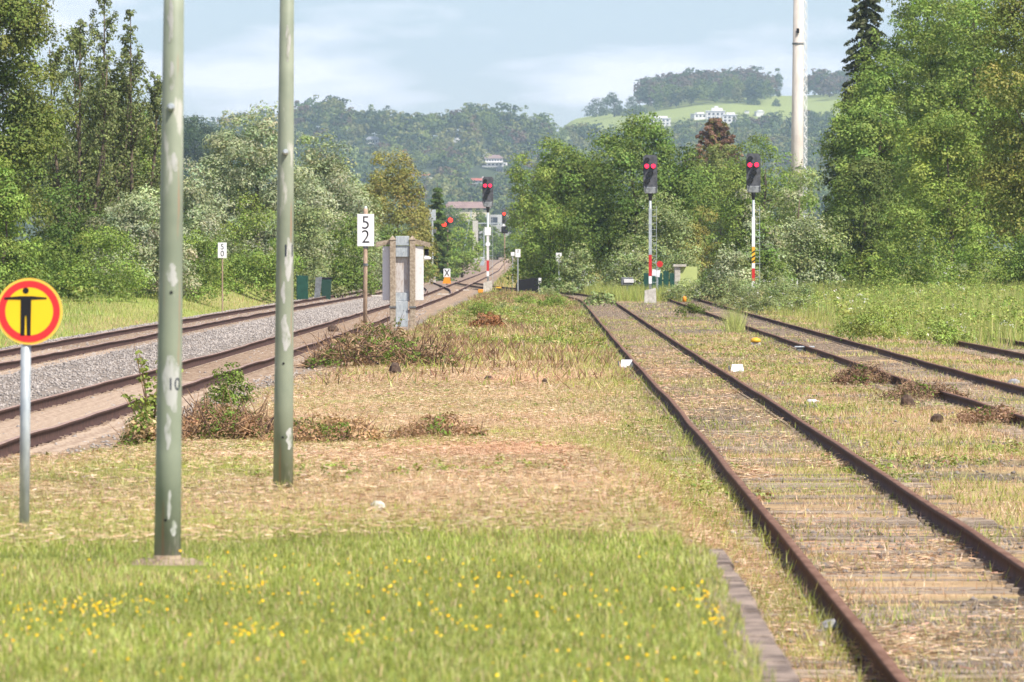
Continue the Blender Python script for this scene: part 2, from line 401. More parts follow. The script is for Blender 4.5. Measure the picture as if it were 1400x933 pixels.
def ground_col(X, Y):
    n1_ = vn(X, Y*.6, .9, 21); n2_ = vn(X, Y*.4, 3.0, 22); n3_ = vn(X, Y, .25, 23); n4_ = vn(X*1.0, Y*.25, 6, 24)
    c = np.broadcast_to(STRAW, X.shape + (3,)).copy()
    c = mixc(c, STRAW2, n1_*.8)
    sw = sst(vn(X*1.3, Y*.25, 1.8, 33), .5, .85)*sst(X, -2, 0)*sst(Y, 46, 60)*(1-sst(Y, 110, 140))
    c = mixc(c, c3(.56, .33, .22), sw*.8)
    c = mixc(c, GREEN*1.3, sst(n2_*.6+n1_*.4, .5, .75)*.6)
    # platform green
    c = mixc(c, GREEN*1.05, (1-sst(Y + 3*(n2_-.5), 39, 42.5))*(X < .98)*(X > -8))
    # siding ground: dark gravel patches
    sid = sst(X, ctr(CC, Y)-2.2, ctr(CC, Y)-1.2)*(1-sst(X, ctr(DC, Y)+1, ctr(DC, Y)+2.5))*(Y < 420)
    c = mixc(c, DKG, sid*sst(n1_*.45+n2_*.35+.2*n3_ + .25*sst(Y, 120, 300), .52, .66)*.85)
    # far centre
    cen = sst(Y, 120, 220)*(X > ctr(BC, Y)+2.6)*(X < ctr(CC, Y)-1.2)
    c = mixc(c, c3(.30, .25, .10), cen*.7)
    # main line bed
    cb = ctr(BC, Y); ca = ctr(AC, Y)
    bed = sst(X, ca-2.3, ca-1.9)*(1-sst(X, cb+1.9, cb+2.7)) * (Y < 1800)
    c = mixc(c, GRAV, bed)
    inner = np.maximum((np.abs(X-cb) < .95)*.9, (np.abs(X-ca) < .95)*.55)
    c = mixc(c, SAND, inner*bed)
    c = mixc(c, SAND*.95, sst(X, cb+.8, cb+1.0)*(1-sst(X, cb+1.5, cb+2.0))*.7)
    c = mixc(c, c3(.26, .19, .145), bed*sst(Y, 420, 600)*.7)
    # meadow left
    dl = ca-2.0-X
    c = mixc(c, mixc(np.broadcast_to(c3(.30, .35, .10), X.shape+(3,)), STRAW2, sst(n2_, .45, .8)*.35), sst(dl, .3, 2.0)*(Y < 2600))
    # right verge
    c = mixc(c, c3(.22, .24, .07), sst(X, 10, 13)*sst(Y, 100, 150))
    c = mixc(c, c3(.12, .16, .05), sst(Y, 900, 1200)*(1-bed))
    return c
GC = ground_col(XX, YY)
far = sst(YY, 2600, 3000); 
GC = mixc(GC, c3(.06, .085, .04), far)
pxg = 700+F*XX/np.maximum(YY, 1); GC = mixc(GC, c3(.27, .33, .11)*1.0, sst(pxg, 735, 760)*sst(YY, 4600, 4680)*(1-sst(YY, 5300, 5400)))
nr, nc = XX.shape
idx = np.arange(nr*nc).reshape(nr, nc)
Fq = np.stack([idx[:-1,:-1], idx[:-1,1:], idx[1:,1:], idx[1:,:-1]], -1).reshape(-1, 4)
def ground_mat():
    m = bpy.data.materials.new('ground'); m.use_nodes = True; t = m.node_tree; b = t.nodes['Principled BSDF']; K = t.links.new
    b.inputs['Roughness'].default_value = .95; b.inputs['Specular IOR Level'].default_value = .1
    a = t.nodes.new('ShaderNodeAttribute'); a.attribute_name = 'tint'
    tc = t.nodes.new('ShaderNodeTexCoord')
    n = t.nodes.new('ShaderNodeTexNoise'); n.inputs['Scale'].default_value = 14; n.inputs['Detail'].default_value = 5; n.inputs['Roughness'].default_value = .75
    n2 = t.nodes.new('ShaderNodeTexNoise'); n2.inputs['Scale'].default_value = 1.3; n2.inputs['Detail'].default_value = 5
    r = t.nodes.new('ShaderNodeValToRGB'); r.color_ramp.elements[0].position = .3; r.color_ramp.elements[1].position = .7
    r.color_ramp.elements[0].color = (.55, .53, .52, 1); r.color_ramp.elements[1].color = (1.3, 1.28, 1.25, 1)
    r2 = t.nodes.new('ShaderNodeValToRGB'); r2.color_ramp.elements[0].color = (.78, .78, .78, 1); r2.color_ramp.elements[1].color = (1.15, 1.13, 1.1, 1)
    r2.color_ramp.elements[0].position = .35; r2.color_ramp.elements[1].position = .65
    m1 = t.nodes.new('ShaderNodeMixRGB'); m1.blend_type = 'MULTIPLY'; m1.inputs[0].default_value = 1
    m2 = t.nodes.new('ShaderNodeMixRGB'); m2.blend_type = 'MULTIPLY'; m2.inputs[0].default_value = 1
    bp = t.nodes.new('ShaderNodeBump'); bp.inputs['Strength'].default_value = .8; bp.inputs['Distance'].default_value = .05
    K(tc.outputs['Object'], n.inputs['Vector']); K(tc.outputs['Object'], n2.inputs['Vector']); K(n.outputs['Fac'], r.inputs[0]); K(n2.outputs['Fac'], r2.inputs[0])
    K(a.outputs['Color'], m1.inputs[1]); K(r.outputs[0], m1.inputs[2]); K(m1.outputs[0], m2.inputs[1]); K(r2.outputs[0], m2.inputs[2])
    K(m2.outputs[0], b.inputs['Base Color']); K(n.outputs['Fac'], bp.inputs['Height']); K(bp.outputs[0], b.inputs['Normal'])
    return m
g = mesh_np('ground', np.stack([XX, YY, ZZ], -1).reshape(-1, 3), Fq, ground_mat(), tint=GC.reshape(-1, 3), smooth=True)
tag(g, kind='structure')

# haze
hz = MB().box(-9000, 9000, -80, 11000, -40, 330).build('haze', [])
hm = bpy.data.materials.new('haze'); hm.use_nodes = True; t = hm.node_tree; t.nodes.clear()
pv = t.nodes.new('ShaderNodeVolumePrincipled'); pv.inputs['Density'].default_value = 7.6e-5; pv.inputs['Color'].default_value = (.60, .78, 1, 1)
pv.inputs['Anisotropy'].default_value = 0.1
oo = t.nodes.new('ShaderNodeOutputMaterial'); t.links.new(pv.outputs[0], oo.inputs['Volume'])
hz.data.materials.append(hm); tag(hz, kind='stuff')

# ------------------------------------------------------------------ platform edge
mb = MB(); y = 18.0
while y < 38.0:
    l = .95 + random.uniform(-.05, .05)
    dz = random.uniform(-.008, .008); dx = random.uniform(-.01, .01)+.0058*(y-26.4)
    mb.bbox(.86+dx, 1.10+dx, y, min(y+l, 38.1), .05, .565+dz, .012); y += l + .018
mb.bbox(.985, 1.04, 18, 38.0, -.3, .048, .01)
tag(mb.build('platform_edge', M['stone']), kind='structure')

# ------------------------------------------------------------------ tracks
prof = [(-.07,-.165),(.07,-.165),(.07,-.152),(.011,-.135),(.011,-.048),(.033,-.036),(.033,-.006),(.024,0),(-.024,0),(-.033,-.006),(-.033,-.036),(-.011,-.048),(-.011,-.135),(-.07,-.152)]
def make_rail(X, Y, Zo, side, parent, headm, wob=0, seed=1):
    dX = np.gradient(X, Y); off = side*.7525
    cx = X + off; cy = Y - off*dX
    zz = Zo + wob*(vn(Y, 0*Y, 7, seed)-.5)*2 + wob*.5*(vn(Y, 0*Y, 2.6, seed+3)-.5)*2
    n = len(prof); V = np.zeros((len(Y), n, 3))
    for k, (u, v) in enumerate(prof): V[:, k, 0] = cx+u; V[:, k, 1] = cy-u*dX; V[:, k, 2] = zz+v
    I = np.arange(len(Y)*n).reshape(len(Y), n)
    fs = []; fm = []
    for k in range(n):
        j = (k+1) % n
        q = np.stack([I[:-1, k], I[:-1, j], I[1:, j], I[1:, k]], -1); fs.append(q); fm.append(np.full(len(q), 1 if k in (6, 7, 8) else 0))
    return mesh_np('rail', V.reshape(-1, 3), np.concatenate(fs), [M['rail'], headm], parent, fmat=np.concatenate(fm))

def make_track(C, name, label, group, used, step, sm, vis0, wob, seed, sleep=True, y1=None, zoff=0):
    root = empty(name, (0, 0, 0), label, 'railway track', group)
    X, Y = smooth_line(C, step, .012 if wob else .0, seed)
    Zo = rise(Y) + zoff
    for sd_ in (-1, 1): make_rail(X, Y, Zo, sd_, root, M['railhead_used'] if used else M['railhead'], wob, seed+sd_+1)
    if not sleep: return root
    b = MB().bbox(-1.28, 1.28, -.125, .125, -.15, 0, .012)
    if not used: b.v = [(x_, y_*(1+.1*math.sin(x_*5)), z_-.012*math.sin(x_*3.7+1)**2) for x_, y_, z_ in b.v]
    # rail fixings on the sleeper
    for q in (-.7525, .7525):
        for e_ in (-.11, .11): b.box(q+e_-.028, q+e_+.028, -.06, .06, 0, .022)
    me = None; k = 0; rest = []
    ysl = np.arange(max(C[0,0], vis0), C[-1,0]-1, .64)
    rr = random.Random(seed)
    for yv in ysl:
        xv = float(np.interp(yv, Y, X)); zv = float(rise(yv)) - (.166 if used else .134) + zoff
        ang = -float(np.interp(yv, Y, np.gradient(X, Y))) + rr.uniform(-.012, .012)
        if k < 100:
            if me is None: o = b.build('sleeper', sm, root); me = o.data
            else: o = bpy.data.objects.new('sleeper', me); col.objects.link(o); o.parent = root
            o.location = (xv+rr.uniform(-.05, .05), yv+rr.uniform(-.06, .06)*(not used), zv+rr.uniform(-.022, .006)*(not used)); o.rotation_euler = (rr.uniform(-.03, .03)*(not used), 0, ang+rr.uniform(-.015, .015)); o.scale = (1, 1 if used else rr.uniform(.8, 1.15), 1); k += 1
        else: rest.append((xv, yv, zv))
    if rest:
        V0 = np.array(b.v); Fs = [f for f in b.f if len(f) == 4]; Fa = np.array(Fs)
        T = np.array(rest); V = (V0[None] + T[:, None]).reshape(-1, 3); FF = (Fa[None] + (np.arange(len(T))*len(V0))[:, None, None]).reshape(-1, 4)
        tops = []
        o = mesh_np('sleepers', V, FF, sm, root); o['kind'] = 'stuff'
    return root
make_track(BC, 'railway_track', 'brown railed main line nearest the platform, curving away beside the concrete lineside box', 'main line tracks', True, 1.0, M['concrete_sleeper'], 66, .016, 31)
make_track(AC, 'railway_track', 'outer main line on the far left beside the meadow, beyond the wide grey ballast strip', 'main line tracks', True, 1.0, M['concrete_sleeper'], 110, .016, 47)
make_track(CC, 'railway_track', 'rusty weed grown siding in the foreground right of the platform, on wooden sleepers', 'rusty sidings', False, 1.0, M['wood'], 28, .006, 53)
make_track(DC, 'railway_track', 'second rusty siding right of the foreground one, running along the tall grass', 'rusty sidings', False, 1.0, M['wood'], 80, .006, 61)
make_track(EC, 'railway_track', 'short overgrown rusty rails at the right edge in front of tall grass', 'rusty sidings', False, 1.0, M['wood'], 140, .006, 67)
make_track(XC, 'track_crossover', 'far crossover rails linking the two main line tracks', None, True, 1.0, None, 0, .006, 71, False, zoff=.004)

# ------------------------------------------------------------------ scattered stuff: stones, blades
OCT = np.array([(1,0,0),(-1,0,0),(0,1,0),(0,-1,0),(0,0,1),(0,0,-1)], float)
OF = np.array([(0,2,4),(2,1,4),(1,3,4),(3,0,4),(2,0,5),(1,2,5),(3,1,5),(0,3,5)])
def stones(name, X, Y, size, m, label=None):
    n = len(X); Z = ground(X, Y)
    sc_ = size[:, None, None]*(.55+.75*R.random((n, 6, 1)))*np.array([1, 1, .7])
    a = R.random(n)*6.28; ca, sa = np.cos(a), np.sin(a)
    V = OCT[None]*sc_ + R.normal(0, .16, (n, 6, 3))*size[:, None, None]
    x = V[..., 0]*ca[:, None]-V[..., 1]*sa[:, None]; y = V[..., 0]*sa[:, None]+V[..., 1]*ca[:, None]
    V = np.stack([x+X[:, None], y+Y[:, None], V[..., 2]+(Z+size*.15)[:, None]], -1).reshape(-1, 3)
    FF = (OF[None]+(np.arange(n)*6)[:, None, None]).reshape(-1, 3)
    return tag(mesh_np(name, V, FF, m), label, None, None, 'stuff')
def scatter(n, x0, x1, y0, y1, pw=1.0):
    u = R.random(n)**pw
    return R.uniform(x0, x1, n), y0+(y1-y0)*u
X, Y = scatter(95000, -15.5, -3.6, 62, 430, 1.35)
cb = ctr(BC, Y); ca_ = ctr(AC, Y)
ok = (X > ca_-2.2) & (X < cb+2.6) & ~((np.abs(X-cb) < 1.25) & (R.random(len(X)) < .93)) & ~((np.abs(X-ca_) < 1.0) & (R.random(len(X)) < .6)) & ~((X > cb+1.2) & (R.random(len(X)) < .55))
X, Y = X[ok], Y[ok]
stones('ballast', X, Y, R.uniform(.016, .036, len(X))*(1+Y/500), M['rock_dark'])
X, Y = scatter(42000, 1.2, 11, 34, 330, 1.5)
ok = vn(X, Y*.6, .9, 21)*.6+vn(X, Y*.4, 3, 22)*.4 > .50
stones('gravel', X[ok], Y[ok], R.uniform(.012, .036, ok.sum()), M['gravel'])

def blades(name, X, Y, H, W, tintc, lean=.35, m='blade', Z=None, near=False, flat=False, obj=True, parent=None, kind='stuff', yaw=None):
    n = len(X)
    if Z is None: Z = ground(X, Y)-.01
    a = R.random(n)*6.2832 if yaw is None else yaw
    d = np.stack([np.cos(a), np.sin(a)], -1)*W[:, None]/2
    b = R.random(n)*6.2832; l = R.random(n)*lean*H
    ld = np.stack([np.cos(b)*l, np.sin(b)*l], -1)
    Pz = np.stack([X, Y], -1)
    if near:
        V = np.zeros((n, 5, 3))
        V[:, 0, :2] = Pz-d; V[:, 1, :2] = Pz+d; V[:, 2, :2] = Pz+d*.8+ld*.3; V[:, 3, :2] = Pz-d*.8+ld*.3; V[:, 4, :2] = Pz+ld
        V[:, 0, 2] = Z; V[:, 1, 2] = Z; V[:, 2, 2] = Z+H*.55; V[:, 3, 2] = Z+H*.55; V[:, 4, 2] = Z+H*(1-.3*lean)
        T = np.array([(0,1,2),(0,2,3),(3,2,4)])
    else:
        V = np.zeros((n, 3, 3)); V[:, 0, :2] = Pz-d; V[:, 1, :2] = Pz+d; V[:, 2, :2] = Pz+ld; V[:, 0, 2] = Z; V[:, 1, 2] = Z; V[:, 2, 2] = Z+H
        T = np.array([(0,1,2)])
    k = V.shape[1]
    FF = (T[None]+(np.arange(n)*k)[:, None, None]).reshape(-1, 3)
    tc_ = np.repeat(tintc, k, 0)
    o = mesh_np(name, V.reshape(-1, 3), FF, M[m], parent, tint=tc_)
    if kind: o['kind'] = kind
    return o
def strands(name, X, Y, Ln, W, tintc, m='straw'):
    n = len(X); Z = ground(X, Y)
    a = R.random(n)*6.2832; u = np.stack([np.cos(a), np.sin(a), R.normal(0, .12, n)], -1)*Ln[:, None]/2
    p = np.stack([X, Y, Z+.012+R.random(n)*.05], -1); v = np.stack([-np.sin(a), np.cos(a), R.normal(0, .9, n)], -1)*W[:, None]/2
    V = np.stack([p-u-v, p-u+v, p+u+v*.6, p+u-v*.6], 1)
    V[..., 2] = np.maximum(V[..., 2], Z[:, None]+.004)
    FF = (np.array([(0,1,2,3)])[None]+(np.arange(n)*4)[:, None, None]).reshape(-1, 4)
    o = mesh_np(name, V.reshape(-1, 3), FF, M[m], tint=np.repeat(tintc, 4, 0)); o['kind'] = 'stuff'; return o
def tints(n, cs, ws, jit=.22, sel=None):
    cs = np.array(cs); i = R.choice(len(cs), n, p=np.array(ws)/sum(ws)) if sel is None else sel
    c = cs[i]*(1+R.normal(0, jit, (n, 1)))*(1+R.normal(0, .06, (n, 3)))
    return np.clip(c, .01, .95)
G1 = (.27, .33, .06); G2 = (.38, .41, .09); G3 = (.46, .46, .16); S1 = (.60, .425, .27); S2 = (.46, .315, .19); S3 = (.68, .53, .38); BR = (.24, .13, .085); DG = (.09, .14, .035)

# platform lawn
X, Y = scatter(205000, -5.2, 1.09, 24, 47, 1.0)
n2_ = vn(X, Y*.4, 3.0, 22); ok = (Y+3*(n2_-.5) < 41.5+R.normal(0, 1.0, len(X))) & ((X < .945+.0105*(Y-26.4)+.07*(vn(Y, 0*Y, .7, 44)-.5)) | ((R.random(len(X)) < .10) & (X < 1.0))) & (np.hypot(X-(-1.79), (Y-35.9)*.6) > .26)
X, Y = X[ok], Y[ok]; n = len(X)
H = R.uniform(.03, .085, n)*(.75+.5*vn(X, Y, 1.3, 41)); tall = R.random(n) < .02; H[tall] *= 1.7
c = tints(n, [G1, G2, G3, S1, DG], [4, 5, 4, 1.4, .3])
pt = vn(X, Y*.5, 1.6, 43); c *= (.78+.45*pt)[:, None]
c = np.where((sst(pt, .7, .8)*R.random(n) > .5)[:, None], tints(n, [S2, G3], [1, 1]), c); c[tall] = c[tall]*.6+np.array(G3)*.5
blades('grass', X, Y, H, R.uniform(.0025, .005, n), c, .9, near=True, Z=np.where((X > .86) & (Y < 38.1), .56, ground(X, Y)-.01))
# yellow flowers in patches
fx, fy = [], []
for (px, py, sx_, sy_, k) in [(112,812,34,4,90),(170,803,26,5,60),(20,818,30,8,50),(335,845,40,4,70),(500,857,22,3,50),(610,832,45,12,60),(320,786,50,10,60),(960,800,22,14,110),(985,835,14,8,60),(820,812,60,14,60),(690,790,80,14,60),(560,752,90,10,40),(455,800,60,22,60),(80,845,60,15,60),(900,880,60,20,50),(250,900,90,20,30),(700,900,150,25,50),(400,770,200,20,80),(700,800,300,60,260),(300,850,280,60,200)]:
    Yc = 1.5*F/(np.clip(R.normal(py, sy_, k), 745, 990)-350); Xc = (R.normal(px, sx_, k)-700)/F*Yc
    ok = (Xc < .9) & (R.random(k) < (.42 if k < 130 else .05)); fx.append(Xc[ok]); fy.append(Yc[ok])
fx = np.concatenate(fx); fy = np.concatenate(fy); n = len(fx)
sz = R.uniform(.004, .009, n); zc = ground(fx, fy)+R.uniform(.05, .10, n)
a = R.random(n)*6.28
V = np.zeros((n, 7, 3)); V[:, 0] = np.stack([fx, fy, zc+.002], -1)
for k in range(6):
    V[:, k+1] = np.stack([fx+np.cos(a+k*1.047)*sz*(.7+.3*(k % 2)), fy+np.sin(a+k*1.047)*sz*.7, zc+np.sin(a+k*1.047)*sz*.6], -1)
T = np.array([(0, k+1, (k+1) % 6+1) for k in range(6)])
o = mesh_np('flowers', V.reshape(-1, 3), (T[None]+(np.arange(n)*7)[:, None, None]).reshape(-1, 3), M['petal'], tint=np.repeat(tints(n, [(.75, .46, .02), (.70, .52, .05)], [3, 1], .15), 7, 0)); o['kind'] = 'stuff'

# mown straw
X, Y = scatter(230000, -6, 2.0, 38.3, 150, 1.25); ok = (X > -5.0) & (X < ctr(CC, Y)-.95) & (X > ctr(BC, Y)+1.9) & (Y+3*(vn(X, Y*.4, 3.0, 22)-.5) > 39.5)
X, Y = X[ok], Y[ok]; n = len(X); sel = vn(X, Y*.5, 2.2, 51)
c = tints(n, [S1, S3, S2, BR], [5, 3, 4, .5], .15); c *= (.8+.35*sel)[:, None]; sw = sst(vn(X*1.3, Y*.25, 1.8, 33), .5, .85)*sst(X, -2, 0)*sst(Y, 46, 60); c = c*(1-.75*sw[:, None])+np.array([(.62, .38, .25)])*.75*sw[:, None]*(1+R.normal(0, .12, (n, 1)))
strands('hay', X, Y, R.uniform(.02, .08, n), R.uniform(.0015, .0032, n)*(1+Y/110), c)
X, Y = scatter(300000, -6, 2.2, 38.3, 210, 1.3); ok = (X > -5.0) & (X < ctr(CC, Y)-.85) & (X > ctr(BC, Y)+1.9) & (Y+3*(vn(X, Y*.4, 3.0, 22)-.5) > 40)
X, Y = X[ok], Y[ok]; n = len(X); gn = vn(X, Y*.45, 2.6, 22)*.55+vn(X, Y, .8, 63)*.45 + .22*sst(X, .2, 1.6) + .15*(Y < 46)
green = gn-.07*sst(Y, 55, 80)+R.normal(0, .09, n) > .60
c = np.where(green[:, None], tints(n, [G2, G3, G1], [3, 4, 1]), tints(n, [S1, S3, S2, BR], [4, 3, 3, .6]))
H = np.where(green, R.uniform(.05, .14, n), R.uniform(.03, .10, n))*(1+.25*(X > .6))
c *= (.78+.4*vn(X, Y*.3, 1.7, 64))[:, None]
blades('stubble', X, Y, H*.8, R.uniform(.003, .006, n)*(1+Y/100), c, 1.3)
# middle ground between the lines
X, Y = scatter(120000, -5, 5, 120, 400, 1.2); ok = (R.random(len(Y)) < sst(Y, 115, 175)) & (X > ctr(BC, Y)+2.4+.8*(vn(X*0, Y, 12, 5)-.5)) & (X < ctr(CC, Y)-1.0)
X, Y = X[ok], Y[ok]; n = len(X); gn = vn(X, Y*.25, 1.6, 72); g2 = vn(X, Y*.3, .5, 73)
sel = np.where(gn+.3*R.normal(0, .3, n) > .62, 2, np.where(g2 > .62, 1, 0))
c = np.where((sel == 0)[:, None], tints(n, [G2, S2, G3, S1], [3, 4, 3, 4]), np.where((sel == 1)[:, None], tints(n, [BR, S2, (.20,.12,.06)], [2, 2, 2]), tints(n, [G1, DG, G2], [3, 2, 4])))
H = R.uniform(.06, .2, n)*(.4+1.3*vn(X, Y*.4, 1.1, 75)*(1+.5*(g2 > .6)))
blades('weeds', X, Y, H, R.uniform(.02, .05, n), c, 1.3)
# sidings: within and beside tracks C, D
X, Y = scatter(330000, 1.2, 13.5, 34, 380, 1.5)
cc = ctr(CC, Y); cd = ctr(DC, Y); inC = np.abs(X-cc) < .7; rl = np.abs(np.abs(X-cc)-.8) < .12
dn = vn(X, Y*.5, 1.3, 82)*.5+vn(X, Y*.3, 4, 83)*.5
p = np.where(inC, .5*sst(dn, .3, .6)+.08, sst(dn, .2, .5)); p = np.where(rl, .75, p); p = np.where(np.abs(X-cd) < .7, .05+.25*(dn > .6), p)
p = p*np.where((Y > 42) | (X > 1.3), 1, .3); p = np.where(np.abs(np.abs(X-cc)-.7525) < .06, 0, p); p = np.where(np.abs(np.abs(X-cd)-.7525) < .06, 0, p)
p = p*(1-.75*sst(Y, 190, 260)*(X < cd+1.2))
ok = (R.random(len(X)) < p) & (X > 1.12)
X, Y = X[ok], Y[ok]; n = len(X); gn = vn(X, Y*.4, 1.1, 84)*.6+.4*vn(X, Y, .4, 85)+.18*(np.abs(np.abs(X-ctr(CC, Y))-.8) < .12)
green = gn+R.normal(0, .1, n) > .58
c = np.where(green[:, None], tints(n, [G2, G3, G1, DG], [4, 3, 2, .6]), tints(n, [S1, S3, S2, BR], [4, 3, 4, 1]))
H = np.where(green, R.uniform(.04, .15, n), R.uniform(.03, .10, n))
hi = (np.abs(np.abs(X-ctr(CC, Y))-.8) < .12); H = np.where(hi, H*1.15, H)
blades('weeds', X, Y, H, R.uniform(.005, .01, n)*(1+Y/110), c, .9)
X, Y = scatter(70000, 1.2, 7.0, 34, 200, 1.4); dn = vn(X, Y*.5, 1.3, 82)*.5+vn(X, Y*.3, 4, 83)*.5
ok = (dn+R.normal(0, .1, len(X)) > .42) & ((np.abs(X-ctr(CC, Y)) > .9) | (R.random(len(X)) < .2)) & (np.abs(np.abs(X-ctr(CC, Y))-.7525) > .1) & (X < ctr(DC, Y)-1)
X, Y = X[ok], Y[ok]; n = len(X)
strands('hay', X, Y, R.uniform(.02, .09, n), R.uniform(.0015, .0035, n)*(1+Y/120), tints(n, [S1, S3, S2, BR], [4, 2, 4, .7], .15))
# litter and weeds between the rails of the foreground siding, and on the wide verge right of it
Y = 34+(170-34)*R.random(90000)**1.5; X = ctr(CC, Y)+R.uniform(-.71, .71, len(Y)); ok = vn(X, Y*.4, .5, 301)*.5+vn(X, Y*.3, 1.1, 302)*.5+R.normal(0, .10, len(Y)) > .67; X, Y = X[ok], Y[ok]; n = len(X)
strands('hay', X, Y, R.uniform(.02, .1, n), R.uniform(.002, .004, n)*(1+Y/120), tints(n, [S1, S3, S2, BR], [4, 2, 4, 1], .15))
Y = 34+(260-34)*R.random(80000)**1.5; X = ctr(CC, Y)+R.uniform(-.71, .71, len(Y)); g_ = vn(X, Y*.3, .8, 303)*.5+vn(X, Y*.15, 1.7, 304)*.5; ok = g_+R.normal(0, .07, len(Y)) > .5; X, Y, g_ = X[ok], Y[ok], g_[ok]; n = len(X)
blades('weeds', X, Y, R.uniform(.02, .075, n), R.uniform(.004, .008, n)*(1+Y/120), np.where((g_+R.normal(0, .1, n) > .66)[:, None], tints(n, [G2, G3, G1], [3, 3, 1]), tints(n, [S1, S3, S2], [4, 2, 4])), 1.0)
X, Y = scatter(110000, 4.2, 9.5, 44, 150, 1.4); ok = (X > ctr(CC, Y)+.85) & (np.abs(np.abs(X-ctr(DC, Y))-.75) > .1) & ((vn(X, Y*.6, .9, 21)*.6+vn(X, Y*.4, 3, 22)*.4 < .53) | (R.random(len(X)) < .25)); X, Y = X[ok], Y[ok]; n = len(X); g_ = vn(X, Y*.35, 1.0, 305)*.5+vn(X, Y*.2, 2.2, 306)*.5
blades('weeds', X, Y, R.uniform(.02, .09, n), R.uniform(.004, .009, n)*(1+Y/120), np.where((g_+R.normal(0, .1, n) > .52)[:, None], tints(n, [G2, G3, G1], [3, 3, 1.4]), tints(n, [S1, S3, S2, BR], [4, 2, 4, 1])), 1.2)
# strip between platform edge and siding, close by
X, Y = scatter(9000, 1.10, 2.1, 24, 41, 1); n = len(X)
strands('hay', X, Y, R.uniform(.02, .12, n), R.uniform(.0015, .0035, n), tints(n, [S1, S3, S2, BR], [4, 3, 4, .5], .15))
X, Y = scatter(9000, 1.11, 2.1, 24, 41, 1); n = len(X); gr = vn(X, Y, .7, 87)+R.normal(0, .12, n) > .6
blades('weeds', X, Y, R.uniform(.03, .13, n), R.uniform(.004, .008, n), np.where(gr[:, None], tints(n, [G2, G3], [1, 1]), tints(n, [S1, S3, S2], [1, 1, 1])), .9, near=True)
# tall grass on the right
X, Y = scatter(150000, 6.5, 34, 120, 440, 1.0)
cd = ctr(DC, Y); lim = cd+1.5+1.2*vn(Y, 0*Y, 14, 91)
lim = np.where(Y < 215, np.interp(Y, [120, 150, 165, 190, 215], [19, 15.5, 12.0, 10.6, 10.0]), lim)
ok = (X > lim) & ~((np.abs(X-12.15) < 1.0) & (Y < 176)) & ~((Y > 340) & (X < 7.5))
X, Y = X[ok], Y[ok]; n = len(X); gn = vn(X, Y, 3, 92); lim = lim[ok]
H = R.uniform(.35, 1.0, n)*(.55+.7*gn)*(.45+.55*sst(X-lim, 0, 2.5))
c = tints(n, [(.34, .40, .10), (.42, .43, .14), (.25, .33, .07), (.56, .48, .24)], [4, 4, 3, 2])
c *= (.8+.35*vn(X, Y, 5, 93))[:, None]
blades('tall_grass', X, Y, H, R.uniform(.012, .028, n), c, .35)
X, Y = scatter(26000, 2.0, 9, 348, 440, 1); ok = (X > ctr(CC, Y)+.9)
X, Y = X[ok], Y[ok]; n = len(X)
blades('tall_grass', X, Y, R.uniform(.3, .9, n), R.uniform(.015, .03, n), tints(n, [(.36, .42, .10), (.42, .42, .14), (.28, .36, .08)], [4, 4, 3]), .4)
# meadow on the left
X, Y = scatter(260000, -50, -9, 120, 620, 1.1); ca_ = ctr(AC, Y); dl = ca_-2.0-X
ok = (dl > .4+1.2*vn(Y, 0*Y, 9, 95)) & (R.random(len(X)) < np.where(dl < 24, 1, .4))
X, Y, dl = X[ok], Y[ok], dl[ok]; n = len(X); gn = vn(X, Y*.5, 4, 96)
H = R.uniform(.12, .38, n)*(.5+.7*gn)*(.3+.7*sst(dl, .5, 4))*(1+.6*sst(Y, 330, 480))
strawy = (vn(X, Y*.3, 5, 97)+R.normal(0, .15, n)-.35*(1-sst(dl, 1, 5))*-1 > .95)
c = np.where(strawy[:, None], tints(n, [S2, S1, G3], [3, 2, 2]), tints(n, [(.33, .39, .09), (.40, .43, .13), (.26, .34, .07)], [4, 3, 3]))
blades('meadow_grass', X, Y, H, R.uniform(.015, .035, n), c, .6)
# far verge along the line
X, Y = scatter(60000, -26, 12, 420, 1300, 1.0); ca_ = ctr(AC, Y); cb = ctr(BC, Y)
ok = ((X < ca_-2.2) | ((X > cb+2.4) & (np.abs(X-ctr(CC, Y)) > 1.6))); X, Y = X[ok], Y[ok]; n = len(X)
blades('verge_grass', X, Y, R.uniform(.15, .7, n), R.uniform(.04, .09, n), tints(n, [(.34, .33, .09), (.45, .36, .15), (.24, .30, .07)], [4, 4, 3]), .5)

# ------------------------------------------------------------------ trees
def leaf_cloud(cen, rc, nper, lsize, tintc, flat=.75, up=.35, asp=1.5, jit=.17, rnd=.26, hemi=True):
    n = len(cen); k = nper
    d = R.normal(0, 1, (n, k, 3)); d /= np.linalg.norm(d, axis=-1, keepdims=True)
    if hemi: d[..., 2] = np.where(d[..., 2] < -.45, -d[..., 2]*.8, d[..., 2])
    rr = rc[:, None, None]*(.55+.5*R.random((n, k, 1))**.6)
    p = cen[:, None]+d*rr*np.array([1, 1, flat])
    nrm = d+R.normal(0, rnd, d.shape)+np.array([0, 0, up]); nrm /= np.linalg.norm(nrm, axis=-1, keepdims=True)
    h = R.normal(0, 1, d.shape); u = np.cross(nrm, h); u /= np.linalg.norm(u, axis=-1, keepdims=True); v = np.cross(nrm, u)
    s_ = lsize*R.uniform(.6, 1.35, (n, k, 1))
    u = u*s_*asp*.5; v = v*s_*.5
    V = np.stack([p-u, p-v*.9-u*.1, p+u, p+v*.9-u*.1], 2).reshape(-1, 3)
    c = tintc[:, None]*(1+R.normal(0, jit*.6, (n, k, 1)))*(1+R.normal(0, .05, (n, k, 3)))
    c = np.repeat(np.clip(c.reshape(-1, 3), .008, .8), 4, 0)
    FF = np.arange(n*k*4).reshape(-1, 4)
    return V, FF, c

